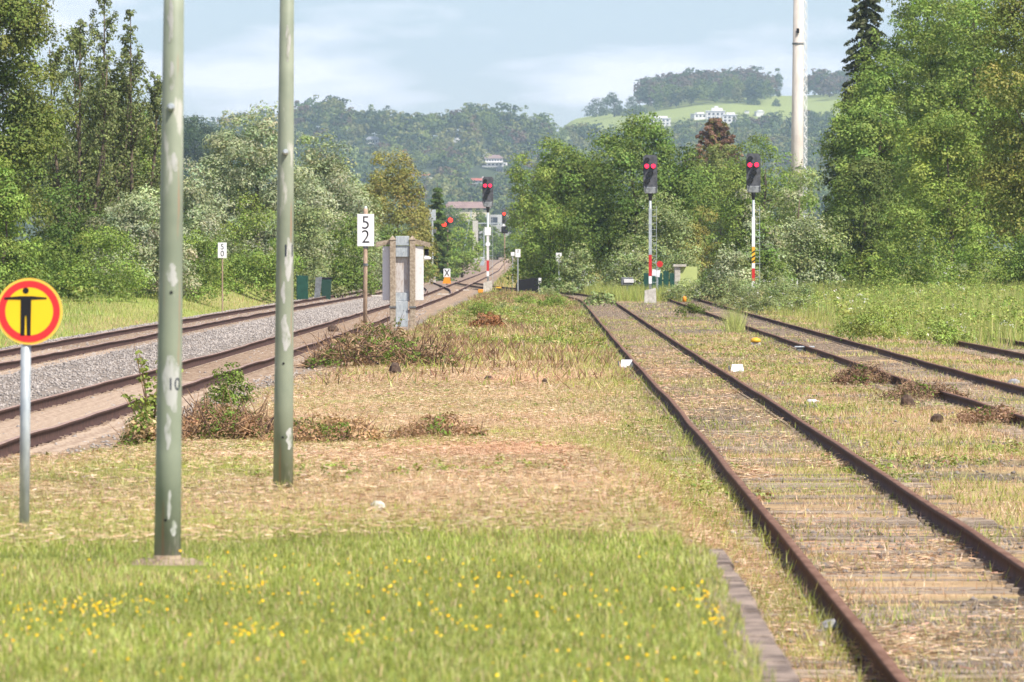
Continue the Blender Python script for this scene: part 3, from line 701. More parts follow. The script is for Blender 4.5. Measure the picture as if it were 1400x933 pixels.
GR = dict(mid=(.15, .21, .045), deep=(.10, .155, .036), light=(.205, .28, .06), yellow=(.26, .25, .07), silver=(.33, .37, .22), olive=(.23, .215, .06),
          dark=(.05, .065, .03), brown=(.24, .14, .10), redgreen=(.18, .145, .045), pale=(.26, .31, .13))
def clump_points(lobes, n, surf=.3):
    lobes = np.array(lobes); wv = (lobes[:, 3]*lobes[:, 4]*lobes[:, 5])**.67; i = R.choice(len(lobes), n, p=wv/wv.sum())
    d = R.normal(0, 1, (n, 3)); d /= np.linalg.norm(d, axis=1, keepdims=True)
    r = R.random(n)**surf
    return lobes[i, :3]+d*lobes[i, 3:]*r[:, None], i
def broad_lobes(wd, ht, z0, nl=16, top=.0, shape='round'):
    lob = [(0, 0, z0+(ht-z0)*.5, wd*.30, wd*.28, (ht-z0)*.36)]
    for k in range(nl):
        a = random.uniform(0, 6.283); t = random.random()
        zc = z0+(ht-z0)*(.08+.80*t)
        if shape == 'round': rr = math.sqrt(max(.04, 1-(2*t*.93-.93)**2))
        elif shape == 'cone': rr = 1-.8*t
        elif shape == 'dome': rr = math.sqrt(max(.05, 1-(t*.95)**2.2))
        else: rr = .9-.4*t
        r = wd*.5*random.uniform(.28, .46); q = max(0, wd*.5*rr-r*.8)*random.uniform(.75, 1.08)
        lob.append((math.cos(a)*q, math.sin(a)*q, zc, r, r, min(r*random.uniform(.8, 1.15), (ht-z0)*.34)))
    if shape == 'dome':
        for k in range(9):
            a = k*.698+random.uniform(-.2, .2); q = wd*.34; lob.append((math.cos(a)*q, math.sin(a)*q, z0+(ht-z0)*random.uniform(.12, .3), wd*.2, wd*.2, (ht-z0)*.22))
    lob.append((random.uniform(-.1, .1)*wd, 0, ht-wd*.10, wd*.16, wd*.16, wd*.14))
    return lob
def trunk_mesh(root, ht, r, limbs, wd, z0):
    b = MB(); pts = [(0, 0, -.3)]; rs = [r*1.3]
    for k in range(1, 6):
        pts.append((random.uniform(-.12, .12)*k*.4, random.uniform(-.12, .12)*k*.4, ht*.8*k/5)); rs.append(r*(1-.16*k))
    b.tube(pts, rs, 7)
    for k in range(limbs):
        t = random.uniform(.15, .75); i = min(4, int(t*5)); p = Vector(pts[i]).lerp(Vector(pts[i+1]), t*5-i)
        a = random.uniform(0, 6.283); l = min(wd*random.uniform(.14, .30), ht*.3)
        e = p+Vector((math.cos(a)*l, math.sin(a)*l, l*random.uniform(.3, .7))); mdl = p.lerp(e, .5)+Vector((0, 0, -l*.1))
        b.tube([p, mdl, e], [r*.45*(1-t*.6), r*.3*(1-t*.6), .03], 5)
    return b.build('trunk', M['bark'], root, True)
def tree(px, top, Y, wpx, kind, label, name='broadleaf_tree', shape='round', z0f=.12, dens=1.0, leaf=.16, cr=.75, cat='tree', group=None, nl=16, depth=1.0, tc2=None, flat=.9, asp=1.5, zb=None, flat_up=.3, blossom=0, surf=.16, vis_trunk=True, sparse=0):
    x = (px-700)/F*Y; z = float(ground(x, Y)) if zb is None else zb
    ht = HC-(top-350)/F*Y-z; wd = wpx/F*Y
    root = empty(name, (x, Y, z), label, cat, group)
    z0 = ht*z0f
    lobes = broad_lobes(wd, ht, z0, nl, shape=shape)
    cr = min(cr, wd*.16)
    area = wd*(ht-z0)
    leaf *= .66; cr *= 1.12; ncl = int(area/(cr*cr)*1.9*dens)+8
    pts, li = clump_points(lobes, ncl, surf)
    keep = pts[:, 2] > max(.15, z0*.6); pts = pts[keep]; li = li[keep]
    base = np.array(GR[kind]) if isinstance(kind, str) else np.array(kind)
    lobt = 1+R.normal(0, .13, len(lobes)); c = base[None]*(lobt[li]*(1+R.normal(0, .13, len(pts))))[:, None]
    if tc2 is not None:
        s2 = (R.random(len(lobes)) < .4)[li]; c[s2] = np.array(GR[tc2] if isinstance(tc2, str) else tc2)*(1+R.normal(0, .12, (s2.sum(), 1)))
    c = c*(1+R.normal(0, .05, (len(pts), 3)))
    rc = cr*R.uniform(.55, 1.3, len(pts))
    nper = int(np.clip(2.2*(cr/leaf)**2*1.0, 14, 150))
    V, FF, cc_ = leaf_cloud(pts, rc, nper, leaf, c, flat, flat_up, asp)
    # twigs sticking out of the outline
    nt_ = int(ncl*.5); pt2, l2 = clump_points([(a, b_, c_, d*1.08, e*1.08, f*1.1) for a, b_, c_, d, e, f in lobes], nt_, .03)
    pt2 = pt2[pt2[:, 2] > z0]
    V2, F2, c2 = leaf_cloud(pt2, np.full(len(pt2), cr*.38), max(5, nper//5), leaf, base[None]*(1.1+R.normal(0, .15, (len(pt2), 1))), 1.2, .2, asp)
    V2f = np.concatenate([V, V2]); Ff = np.concatenate([FF, F2+len(V)]); cf = np.concatenate([cc_, c2])
    if blossom:
        pb, _ = clump_points(lobes, blossom, .05); V3, F3, c3_ = leaf_cloud(pb, np.full(blossom, .12), 5, leaf*.8, np.full((blossom, 3), .62), 1, .3, 1.1, .05)
        Ff = np.concatenate([Ff, F3+len(V2f)]); V2f = np.concatenate([V2f, V3]); cf = np.concatenate([cf, c3_])
    mesh_np('crown' if cat == 'tree' else 'foliage', V2f, Ff, M['leaf'], root, tint=cf)
    if vis_trunk and not (cat == 'bush' and Y < 600): trunk_mesh(root, ht, max(.05, wd*.028), 7, wd, z0)
    return root
def poplar(px, top, Y, wpx, label, c='mid', group='tall thin poplars beyond the meadow', nst=3):
    x = (px-700)/F*Y; z = float(ground(x, Y)); ht = HC-(top-350)/F*Y-z; wd = wpx/F*Y
    root = empty('poplar_tree', (x, Y, z), label, 'tree', group); b = MB(); P_ = []
    for s_ in range(nst):
        ox = (s_-(nst-1)/2)*wd*.32+random.uniform(-.2, .2); hh = ht*(1 if s_ == nst//2 else random.uniform(.78, .96)); oy = random.uniform(-.8, .8)
        b.tube([(0, 0, -.3), (ox*.6, oy*.5, hh*.3), (ox, oy, hh*.65), (ox*1.15, oy, hh)], [.16, .10, .06, .015], 6)
        for k in range(int(95*hh/12)):
            t = random.random()**.8; zc = hh*(.07+.93*t); r = wd*.38*(1-t)**.6*random.uniform(.3, 1.3)+.10; a = random.uniform(0, 6.28)
            P_.append((ox*min(1, .4+t)+math.cos(a)*r, oy+math.sin(a)*r, zc, .16+.42*(1-t)))
        for k in range(22):
            t = random.uniform(.2, .97); zc = hh*t; a = random.uniform(0, 6.28); l = wd*.26*(1.1-t)+.35
            b.tube([(ox*min(1, .4+t), oy, zc-l*.9), (ox*min(1, .4+t)+math.cos(a)*l, oy+math.sin(a)*l, zc+l*.6)], [.04, .012], 4)
            for q in range(4): P_.append((ox*min(1, .4+t)+math.cos(a)*l*(.4+.2*q), oy+math.sin(a)*l*(.4+.2*q), zc-l*.9+l*1.5*(.4+.2*q), .16+.15*(1-t)))
    P_ = np.array(P_); base = np.array(GR[c])
    V, FF, cc_ = leaf_cloud(P_[:, :3], P_[:, 3], 26, .10, np.array([(.17, .20, .075)])*(1+R.normal(0, .18, (len(P_), 1))), 1.3, .1, 1.4)
    mesh_np('crown', V, FF, M['leaf'], root, tint=cc_); b.build('trunk', M['bark'], root, True); return root
def conifer(px, top, Y, wpx, label, c='dark', name='spruce_tree', c2=None, droop=.35, group=None, leaf=.16):
    x = (px-700)/F*Y; z = float(ground(x, Y)); ht = HC-(top-350)/F*Y-z; wd = wpx/F*Y
    root = empty(name, (x, Y, z), label, 'tree', group); b = MB().tube([(0, 0, -.3), (0, 0, ht*.5), (0, 0, ht)], [.22, .14, .02], 7); P_ = []
    nw = int(ht/.5)
    for w_ in range(nw):
        t = w_/nw; zc = ht*(.06+.93*t); rr = wd*.5*(1-t)**.8+.15
        for k in range(8):
            a = random.uniform(0, 6.28); r = rr*random.uniform(.7, 1.1)
            b.tube([(0, 0, zc), (math.cos(a)*r, math.sin(a)*r, zc-r*droop)], [.04, .012], 4)
            for q in range(1, 6):
                f = q/5; P_.append((math.cos(a)*r*f, math.sin(a)*r*f, zc-r*droop*f-.08, .16+.16*(1-t)))
    P_ = np.array(P_); base = np.array(GR[c] if isinstance(c, str) else c); cc0 = base[None]*(1+R.normal(0, .2, (len(P_), 1)))
    if c2: up_ = P_[:, 2] > ht*.5; sel = up_ & (R.random(len(P_)) < .75); cc0[sel] = np.array(GR[c2])*(1+R.normal(0, .15, (sel.sum(), 1)))
    V, FF, cc_ = leaf_cloud(P_[:, :3], P_[:, 3], 18, leaf, cc0, .8, .1, 1.8)
    mesh_np('crown', V, FF, M['leaf'], root, tint=cc_); b.build('trunk', M['bark'], root); return root

# left side
tree(-8, -130, 305, 190, (.17, .21, .05), 'tall dense olive green tree cut by the left edge, above the light green hedge tree', z0f=.03, dens=1.7, nl=40, tc2=(.17, .19, .05), leaf=.15)
tree(6, 222, 290, 96, 'light', 'light green bushy tree at the left edge, behind the round yellow sign', z0f=.02, dens=1.4, nl=16, leaf=.13, shape='dome')
poplar(105, 30, 330, 110, 'leftmost of the tall thin poplars at the left, partly hidden by the dense tree', 'mid')
poplar(140, -22, 338, 100, 'tallest and middle one of the tall thin poplars at the left', 'mid')
poplar(182, 18, 332, 90, 'rightmost of the tall thin poplars at the left, with sparse open top', 'mid')
tree(150, 110, 352, 150, (.12, .155, .06), 'dull green tree whose crown fills in behind the thin poplars', z0f=.02, nl=20)
tree(70, 100, 350, 150, (.13, .165, .06), 'dull green tree filling the gap between dense left tree and poplars', z0f=.02, nl=16)
tree(180, 148, 352, 95, 'light', 'green rounded tree just left of the nearest green pole, below the poplar tops', z0f=.03, nl=16)
tree(95, 250, 326, 150, 'deep', 'dark undergrowth tree below the poplars', z0f=.01, nl=14, shape='dome')
tree(190, 256, 318, 150, 'silver', 'silvery willow bush just left of the nearest green pole', 'willow_bush', 'dome', 0, cat='bush', leaf=.12, dens=1.2, group='silvery willows at the left', asp=2.0, cr=.6)
tree(352, 168, 400, 225, 'silver', 'largest silvery willow, rising between the two green poles', 'willow_tree', 'dome', .02, leaf=.14, dens=2.0, group='silvery willows at the left', nl=34, asp=2.0)
tree(440, 190, 412, 150, 'silver', 'silvery willow with domed crown just right of the second green pole', 'willow_tree', 'dome', .02, leaf=.14, dens=1.3, group='silvery willows at the left', tc2='pale', nl=22, asp=2.0)
tree(462, 235, 420, 120, 'pale', 'greyish green willow behind the number board reading 52', 'willow_tree', 'dome', .02, leaf=.14, dens=1.2, group='silvery willows at the left', tc2='silver', asp=1.9)
tree(265, 225, 385, 90, 'silver', 'small silvery willow crown right behind the nearest green pole', 'willow_tree', 'dome', .02, leaf=.13, group='silvery willows at the left', asp=2.0)
tree(350, 275, 372, 110, 'light', 'green shrub in front of the silvery willow, above the small white number board', 'shrub', 'dome', 0, cat='bush', leaf=.13, dens=1.2)
tree(420, 292, 378, 90, 'pale', 'pale green shrub right of the second green pole', 'shrub', 'dome', 0, cat='bush', leaf=.13)
tree(475, 300, 385, 80, 'mid', 'green shrub behind the 52 board and beside the dark bin', 'shrub', 'dome', 0, cat='bush', leaf=.13)
tree(140, 322, 306, 130, 'light', 'low green shrub at the back of the meadow, left of the nearest pole', 'shrub', 'dome', 0, cat='bush', leaf=.11, dens=1.2)
tree(60, 330, 308, 110, 'mid', 'low green shrub above and right of the round sign', 'shrub', 'dome', 0, cat='bush', leaf=.11)
tree(270, 312, 330, 90, 'light', 'low green shrub left of the small white number board', 'shrub', 'dome', 0, cat='bush', leaf=.11, dens=1.2)
tree(225, 330, 322, 60, 'mid', 'small dark green shrub at the foot of the silvery bush, beside nearest pole', 'shrub', 'dome', 0, cat='bush', leaf=.11)
tree(545, 214, 520, 95, 'olive', 'yellowish olive tree behind the concrete lineside box', z0f=.02, leaf=.18, dens=1.3, tc2='yellow', nl=18, shape='dome')
tree(515, 215, 540, 50, 'yellow', 'slim yellow green treetop rising left of the olive tree', z0f=.02, leaf=.18, shape='cone')
tree(505, 255, 470, 60, 'pale', 'pale green tree between willow and olive tree', z0f=.02, leaf=.16, shape='dome')
tree(572, 270, 560, 50, 'olive', 'small olive bush right of the large olive tree', 'shrub', 'dome', .02, leaf=.18, cat='bush')
conifer(598, 250, 640, 44, 'dark green spruce behind the grey post signal', 'deep', leaf=.2)
tree(632, 298, 740, 56, 'light', 'light green bush to the right of the far signal with two red lamps', 'shrub', 'dome', .02, leaf=.24, cat='bush')
tree(600, 318, 690, 56, 'light', 'light green bush behind the foot of the grey post signal', 'shrub', 'dome', .02, leaf=.2, cat='bush')
tree(566, 322, 540, 50, 'light', 'green bush behind the right roof end of the lineside box', 'shrub', 'dome', .02, leaf=.18, cat='bush')
tree(530, 318, 470, 80, 'mid', 'green bush directly behind the lineside box', 'shrub', 'dome', .02, leaf=.16, cat='bush')
for (px, tp, wd_, lb) in [(215,160,110,'dark distant woodland tree showing left of the nearest pole'), (265,158,110,'dark distant woodland tree with the highest rounded top, right of the nearest pole'), (305,172,80,'dark distant woodland tree lower down, just above the big willow')]:
    tree(px, tp, 1500, wd_, (.05, .08, .04), lb, z0f=.02, leaf=.5, cr=2.2, group='dark distant trees at the left', zb=1.5)
# right side
tree(716, 212, 560, 60, 'light', 'light green tree at the left end of the right hand trees, by the far track', z0f=.02, leaf=.18)
tree(758, 200, 480, 110, 'light', 'light green tree left of the big deep green tree', z0f=.02, leaf=.17, dens=1.8, tc2='mid', nl=26)
tree(868, 165, 440, 185, (.15, .22, .05), 'big deep green rounded tree behind the middle signal', z0f=.05, leaf=.18, dens=1.8, nl=50, cr=.85)
tree(798, 205, 455, 100, 'mid', 'green tree leaning against the left flank of the big deep green tree', z0f=.03, leaf=.18, nl=20, dens=1.7)
tree(752, 290, 446, 100, 'light', 'light leafy tree low above the black covered heap', z0f=.01, leaf=.16, shape='dome', dens=1.2)
tree(905, 275, 408, 110, 'pale', 'arching pale green shrub behind the mast of the middle signal', 'shrub', 'dome', .02, leaf=.14, cat='bush', dens=1.2, blossom=60)
tree(864, 332, 398, 84, 'pale', 'shrub with small white blossoms left of the middle signal', 'shrub', 'dome', 0, leaf=.13, cat='bush', blossom=120, dens=1.1)
tree(788, 342, 405, 66, 'pale', 'shrub with few white blossoms below the small white number plate', 'shrub', 'dome', 0, leaf=.13, cat='bush', blossom=60)
tree(755, 352, 418, 36, 'deep', 'small dark bush right beside the black covered heap', 'shrub', 'dome', 0, leaf=.13, cat='bush')
conifer(978, 157, 640, 170, 'dying conifer with rust brown needles between the two nearer signals', 'olive', c2='brown', name='dying_conifer', leaf=.26, droop=-.35)
tree(985, 200, 600, 110, (.17, .21, .06), 'dull green tree right in front of the dying conifer', z0f=.02, leaf=.2, nl=18)
tree(1045, 193, 570, 150, 'light', 'green round tree behind the right signal', z0f=.02, leaf=.2, tc2='mid', dens=1.2, nl=20)
tree(950, 235, 480, 90, 'mid', 'green tree between middle and right signals', z0f=.02, leaf=.18, nl=16)
tree(960, 290, 420, 70, 'yellow', 'yellow green tree low between middle and right signals', z0f=.02, leaf=.15, shape='dome')
tree(1020, 262, 352, 110, 'silver', 'silvery willow around the mast of the right signal', 'willow_tree', 'dome', .0, leaf=.12, dens=1.2, group='silvery willows at the right', tc2='mid', asp=2.0, cr=.6)
tree(1088, 240, 372, 130, 'pale', 'rounded grey green willow in front of the tall concrete mast foot', 'willow_tree', 'dome', .02, leaf=.13, dens=1.2, group='silvery willows at the right', tc2='silver', nl=20, asp=1.9)
tree(1002, 334, 345, 84, 'silver', 'low silvery bush between the middle and right signals', 'willow_bush', 'dome', 0, cat='bush', leaf=.11, group='silvery willows at the right', tc2='pale', asp=1.9, cr=.5)
conifer(1184, -90, 415, 130, 'dark spruce with drooping boughs poking above the right hand trees', (.085, .10, .045), droop=.6)
tree(1200, 84, 405, 160, (.22, .30, .07), 'light green tree sloping up below the spruce tip', z0f=.05, leaf=.17, nl=20, tc2='mid')
tree(1268, -70, 410, 225, (.22, .30, .07), 'tall light green tree right of the tall concrete mast', z0f=.05, leaf=.17, dens=1.3, nl=46, cr=.7, tc2='mid')
tree(1330, -90, 390, 230, (.19, .25, .06), 'tallest broad green tree near the right edge', z0f=.05, leaf=.17, dens=1.3, nl=44, cr=.75, tc2='light')
tree(1405, -60, 340, 170, (.20, .23, .05), 'yellowish green tree cut by the right edge', z0f=.12, leaf=.15, dens=1.15, nl=26, tc2='yellow')
tree(1175, 130, 420, 110, (.13, .165, .055), 'dull green tree right beside the tall concrete mast', z0f=.04, leaf=.16, nl=18)
tree(1300, 150, 350, 160, (.22, .28, .06), 'leafy mid height tree in front of the tallest tree', z0f=.15, leaf=.15, nl=22, tc2='light')
tree(1180, 225, 375, 110, (.13, .17, .045), 'dark green tree above the gap left of the leafy bushes', z0f=.1, leaf=.15, nl=16)
tree(1240, 290, 338, 130, 'light', 'wide green bush under the right trees, left of the bare trunk', 'shrub', 'dome', 0, leaf=.13, cat='bush', dens=1.2, nl=18)
tree(1345, 325, 318, 130, 'light', 'green bush below the bare trunk near the right edge', 'shrub', 'dome', 0, leaf=.12, cat='bush', blossom=30, dens=1.2)
tree(1410, 300, 318, 80, 'mid', 'green bush at the far right edge behind tall grass', 'shrub', 'dome', 0, leaf=.12, cat='bush')
tree(1130, 320, 372, 80, 'mid', 'dark green bush beside the white picket fence', 'shrub', 'dome', 0, leaf=.13, cat='bush')
tree(1163, 300, 392, 80, 'dark', 'bush coloured dark as the shade in the gap right of the picket fence', 'shrub', 'dome', 0, leaf=.14, cat='bush')  # very dark leaf colour paints the shade of the gap between the trees
# low shrubs and weeds in the grass
tree(1070, 385, 275, 130, 'pale', 'leafy weeds with white blossoms in front of the right signal', 'weed_patch', 'dome', 0, leaf=.07, cr=.3, cat='weeds', blossom=130, vis_trunk=False, dens=1.1)
tree(1010, 388, 300, 70, 'pale', 'pale leafy weeds hiding the foot of the right signal', 'weed_patch', 'dome', 0, leaf=.07, cr=.3, cat='weeds', blossom=60, vis_trunk=False)
tree(945, 388, 345, 80, 'pale', 'blossoming weeds between the foundations of the middle and right signals', 'weed_patch', 'dome', 0, leaf=.08, cr=.3, cat='weeds', blossom=60, vis_trunk=False)
tree(1200, 426, 190, 120, (.26, .33, .08), 'green bramble bush in the tall grass beside the second siding', 'bramble_bush', 'dome', 0, leaf=.06, cr=.25, cat='bush', blossom=40, vis_trunk=False, dens=1.2)
tree(1285, 440, 178, 110, (.26, .33, .08), 'smaller green bramble right of the bramble bush beside the second siding', 'bramble_bush', 'dome', 0, leaf=.06, cr=.22, cat='bush', blossom=30, vis_trunk=False)
tree(950, 420, 268, 66, (.11, .15, .03), 'low dark green shrub on the gravel between the two sidings', 'shrub', 'dome', 0, leaf=.06, cr=.2, cat='bush', vis_trunk=False)
tree(822, 402, 305, 44, 'pale', 'broad leaved weed growing over the far end of the foreground siding', 'weed_patch', 'dome', 0, leaf=.14, cr=.25, cat='weeds', vis_trunk=False)
tree(1165, 462, 182, 40, 'deep', 'small dark weed over the outer rail of the second siding', 'weed_patch', 'dome', 0, leaf=.05, cr=.15, cat='weeds', vis_trunk=False)
tree(315, 504, 104, 74, 'mid', 'bright green leafy bush behind the pile of cut branches', 'shrub', 'dome', 0, leaf=.045, cr=.14, cat='bush', vis_trunk=False, dens=1.1)

# light grass tuft
n = 500; X = R.normal(6.72, .12, n); Y = R.normal(210, .5, n)
o = blades('grass_tuft', X, Y, R.uniform(.4, .95, n), R.uniform(.012, .02, n), tints(n, [(.42, .48, .14), (.50, .50, .2)], [1, 1]), .6, kind=None)
tag(o, 'tall pale grass tuft standing alone beside the near rail of the second siding', 'grass tuft')

# sapling on the left
sr = empty('sapling', (-4.25, 82, float(ground(-4.25, 82))), 'thin leafy sapling growing left of the nearest green pole, before the track', 'sapling')
b = MB(); P_ = []
for k in range(11):
    a = random.uniform(-1, 1); h = random.uniform(.5, 1.25); l = a*random.uniform(.2, .45); dy = random.uniform(-.3, .3)
    b.tube([(0, 0, -.02), (l*.4, dy*.4, h*.5), (l, dy, h)], [.012, .008, .003], 5)
    for q in range(9):
        f = .25+.75*q/9; P_.append((l*f*f+random.uniform(-.04, .04), dy*f, h*f))
P_ = np.array(P_)
V, FF, c = leaf_cloud(P_, np.full(len(P_), .05), 7, .042, np.array([(.24, .29, .07)])*(1+R.normal(0, .15, (len(P_), 1))), 1, .3, 1.5)
b.build('stem', M['twig'], sr); mesh_np('foliage', V, FF, M['leaf'], sr, tint=c)

# brush piles
def brush(px0, px1, Y, hpx, label, green=.5, n=260, dry=(.40, .25, .14), leafsz=.04, nlv=260, depth=1.2, name='brush_pile', th=.008):
    x0 = (px0-700)/F*Y; x1 = (px1-700)/F*Y; xc = (x0+x1)/2; hw = (x1-x0)/2; z = float(ground(xc, Y)); h = hpx/F*Y
    r = empty(name, (xc, Y, z), label, 'brush')
    b = MB(); cs = []
    for k in range(n):
        x = random.uniform(-1, 1); y = random.uniform(-1, 1)*depth; t = max(.05, 1-abs(x)**2.2)*h
        t *= .55+.9*float(vn(np.array([x*3+px0]), np.array([y]), .8, 5)[0])
        zz = random.uniform(0, t*.8); a = random.uniform(0, 6.28); l = random.uniform(.12, .6)*min(1.3, h*2.4); el = random.uniform(-.1, 1.2)
        d = Vector((math.cos(a)*math.cos(el), math.sin(a)*math.cos(el), math.sin(el)))*l
        p = Vector((x*hw, y, zz)); q = p+d*.5+Vector((random.uniform(-.04, .04), 0, random.uniform(-.03, .03)))
        b.tube([p, q, p+d], [th*random.uniform(.5, 1.3), th*.7, th*.3], 4, mi=random.choice([0, 0, 1]))
    ncl = nlv; x = R.uniform(-1, 1, ncl); y = R.uniform(-1, 1, ncl)*depth; t = np.maximum(.08, 1-np.abs(x)**2.2)*h*(.55+.9*vn(x*3+px0, y, .8, 5))
    pts = np.stack([x*hw, y, t*R.random(ncl)**.6], -1)
    gsel = (vn(x*4, y*2, .9, 9)+R.normal(0, .1, ncl)) < green
    c = np.where(gsel[:, None], np.array([(.13, .19, .035)]), np.array([dry]))*(1+R.normal(0, .2, (ncl, 1)))
    V, FF, cc_ = leaf_cloud(pts, np.full(ncl, .13), 16, leafsz, c, .8, .3, 1.6)
    mesh_np('foliage', V, FF, M['leaf'], r, tint=cc_)
    b.build('branches', [M['twig'], M['darktwig']], r); return r
M['darktwig'] = mat('dark_twig', (.10, .06, .045), .9, .4, 8)
brush(420, 628, 146, 46, 'heap of cut dark and green brush in front of the lineside box', .45, 620, (.33, .23, .14), .045, 430, 1.8, th=.012)
brush(236, 372, 88, 44, 'pile of pale cut branches with green leaves between the two green poles', .42, 480, (.36, .21, .12), .03, 230, 1.0, th=.009)
brush(360, 525, 86, 30, 'low strip of dry brown brush right of the second green pole', .3, 420, (.42, .27, .15), .03, 260, 1.6, th=.005)
brush(540, 660, 88, 24, 'low dry brush patch in the middle of the mown straw', .3, 180, (.36, .23, .14), .03, 150, 1.2, th=.005)
brush(170, 235, 80, 40, 'tuft of green weeds and dry stalks at the foot of the sapling', .6, 90, (.45, .33, .18), .035, 140, .6, th=.004)
brush(1140, 1222, 126, 22, 'dry red brown brush clump between the sidings', .35, 130, (.20, .12, .075), .035, 90, .6, th=.006)
brush(1205, 1318, 112, 22, 'dry brush with a dark root clod near the second siding', .25, 160, (.26, .17, .11), .03, 110, .8, th=.006)
brush(1310, 1400, 96, 22, 'reddish dry weeds at the right edge left of the second siding', .3, 120, (.32, .2, .13), .03, 90, .8, th=.005)
brush(640, 690, 205, 20, 'rust brown dead bush on the green mound near the left signal', .1, 80, (.32, .15, .07), .05, 110, .8, th=.01)

# small plants on the mound (weeds between the lines)
for (px, Y, wd_, hpx, kd, lb) in [(655,235,60,22,'light','green leafy weed clump on the left side of the mound'),(720,300,50,14,'light','green leafy weed clump at the top of the mound behind'),(690,265,60,12,'pale','pale weed clump in the middle of the mound'),(760,285,50,16,'light','green weed clump at the right side of the mound'),(750,370,44,14,'pale','pale weed clump near the far bent rail')]:
    xg = (px-700)/F*Y; zg = float(ground(xg, Y)); tp = 350-(zg+hpx/F*Y-HC)*F/Y
    tree(px, tp, Y, wd_, kd, lb, 'weed_patch', 'dome', 0, leaf=.06, cr=.16, cat='weeds', vis_trunk=False)

# ------------------------------------------------------------------ hillside woods
hrs = [] # houses: (px, ybot, wpx, Z)
def find_Z(px, y, z0=2900, z1=5150):
    Zs = np.linspace(z0, z1, 600); X = (px-700)/F*Zs; g_ = hill_h(X, Zs); yy = 350-(g_-HC)*F/Zs
    i = int(np.argmin(np.abs(yy-y)+ (Zs > 4480)*(px < 740)*50)); return float(Zs[i])
HOUSES = [ # px, ybottom, wpx, hpx, kind, label
 (510, 196, 17, 9, 'gable_grey', 'small white house with grey roof high on the wooded hill, above the lineside box'),
 (623, 194, 7, 7, 'plain', 'tiny white house high in the woods, left of the white villa'),
 (666, 214, 11, 9, 'gable_white', 'narrow white gabled house directly above the white balconied villa'),
 (676, 232, 34, 15, 'villa', 'large white villa with balconies on the hillside, above the left signal'),
 (656, 250, 30, 6, 'gable_red', 'house with long red roof below the white villa'),
 (560, 241, 12, 6, 'gable_redpale', 'small house with dull red roof above the olive tree'),
 (584, 243, 10, 5, 'gable_orange', 'small house with orange roof in the middle of the wooded hill'),
 (586, 265, 8, 6, 'plain', 'tiny white house low in the woods above the spruce'),
 (901, 172, 30, 13, 'flat', 'white flat roofed house at the left end of the hilltop field'),
 (883, 178, 10, 5, 'plain', 'small white annex left of the flat roofed house by the field'),
 (955, 162, 18, 8, 'flat', 'white flat house at the left of the terraced white cluster'),
 (978, 165, 26, 17, 'stack', 'tallest terraced white building in the cluster on the field edge'),
 (997, 168, 20, 14, 'flat', 'white building at the right of the terraced cluster on the field edge'),
 (1038, 158, 11, 7, 'flat', 'small white house alone right of the terraced cluster'),
 (1021, 154, 6, 3, 'plain', 'tiny white shed between the terraced cluster and the lone white house'),
]
M['roof_orange'] = mat('roof_orange', (.50, .20, .12), .85)
M['roof_redpale'] = mat('roof_redpale', (.36, .15, .13), .85)
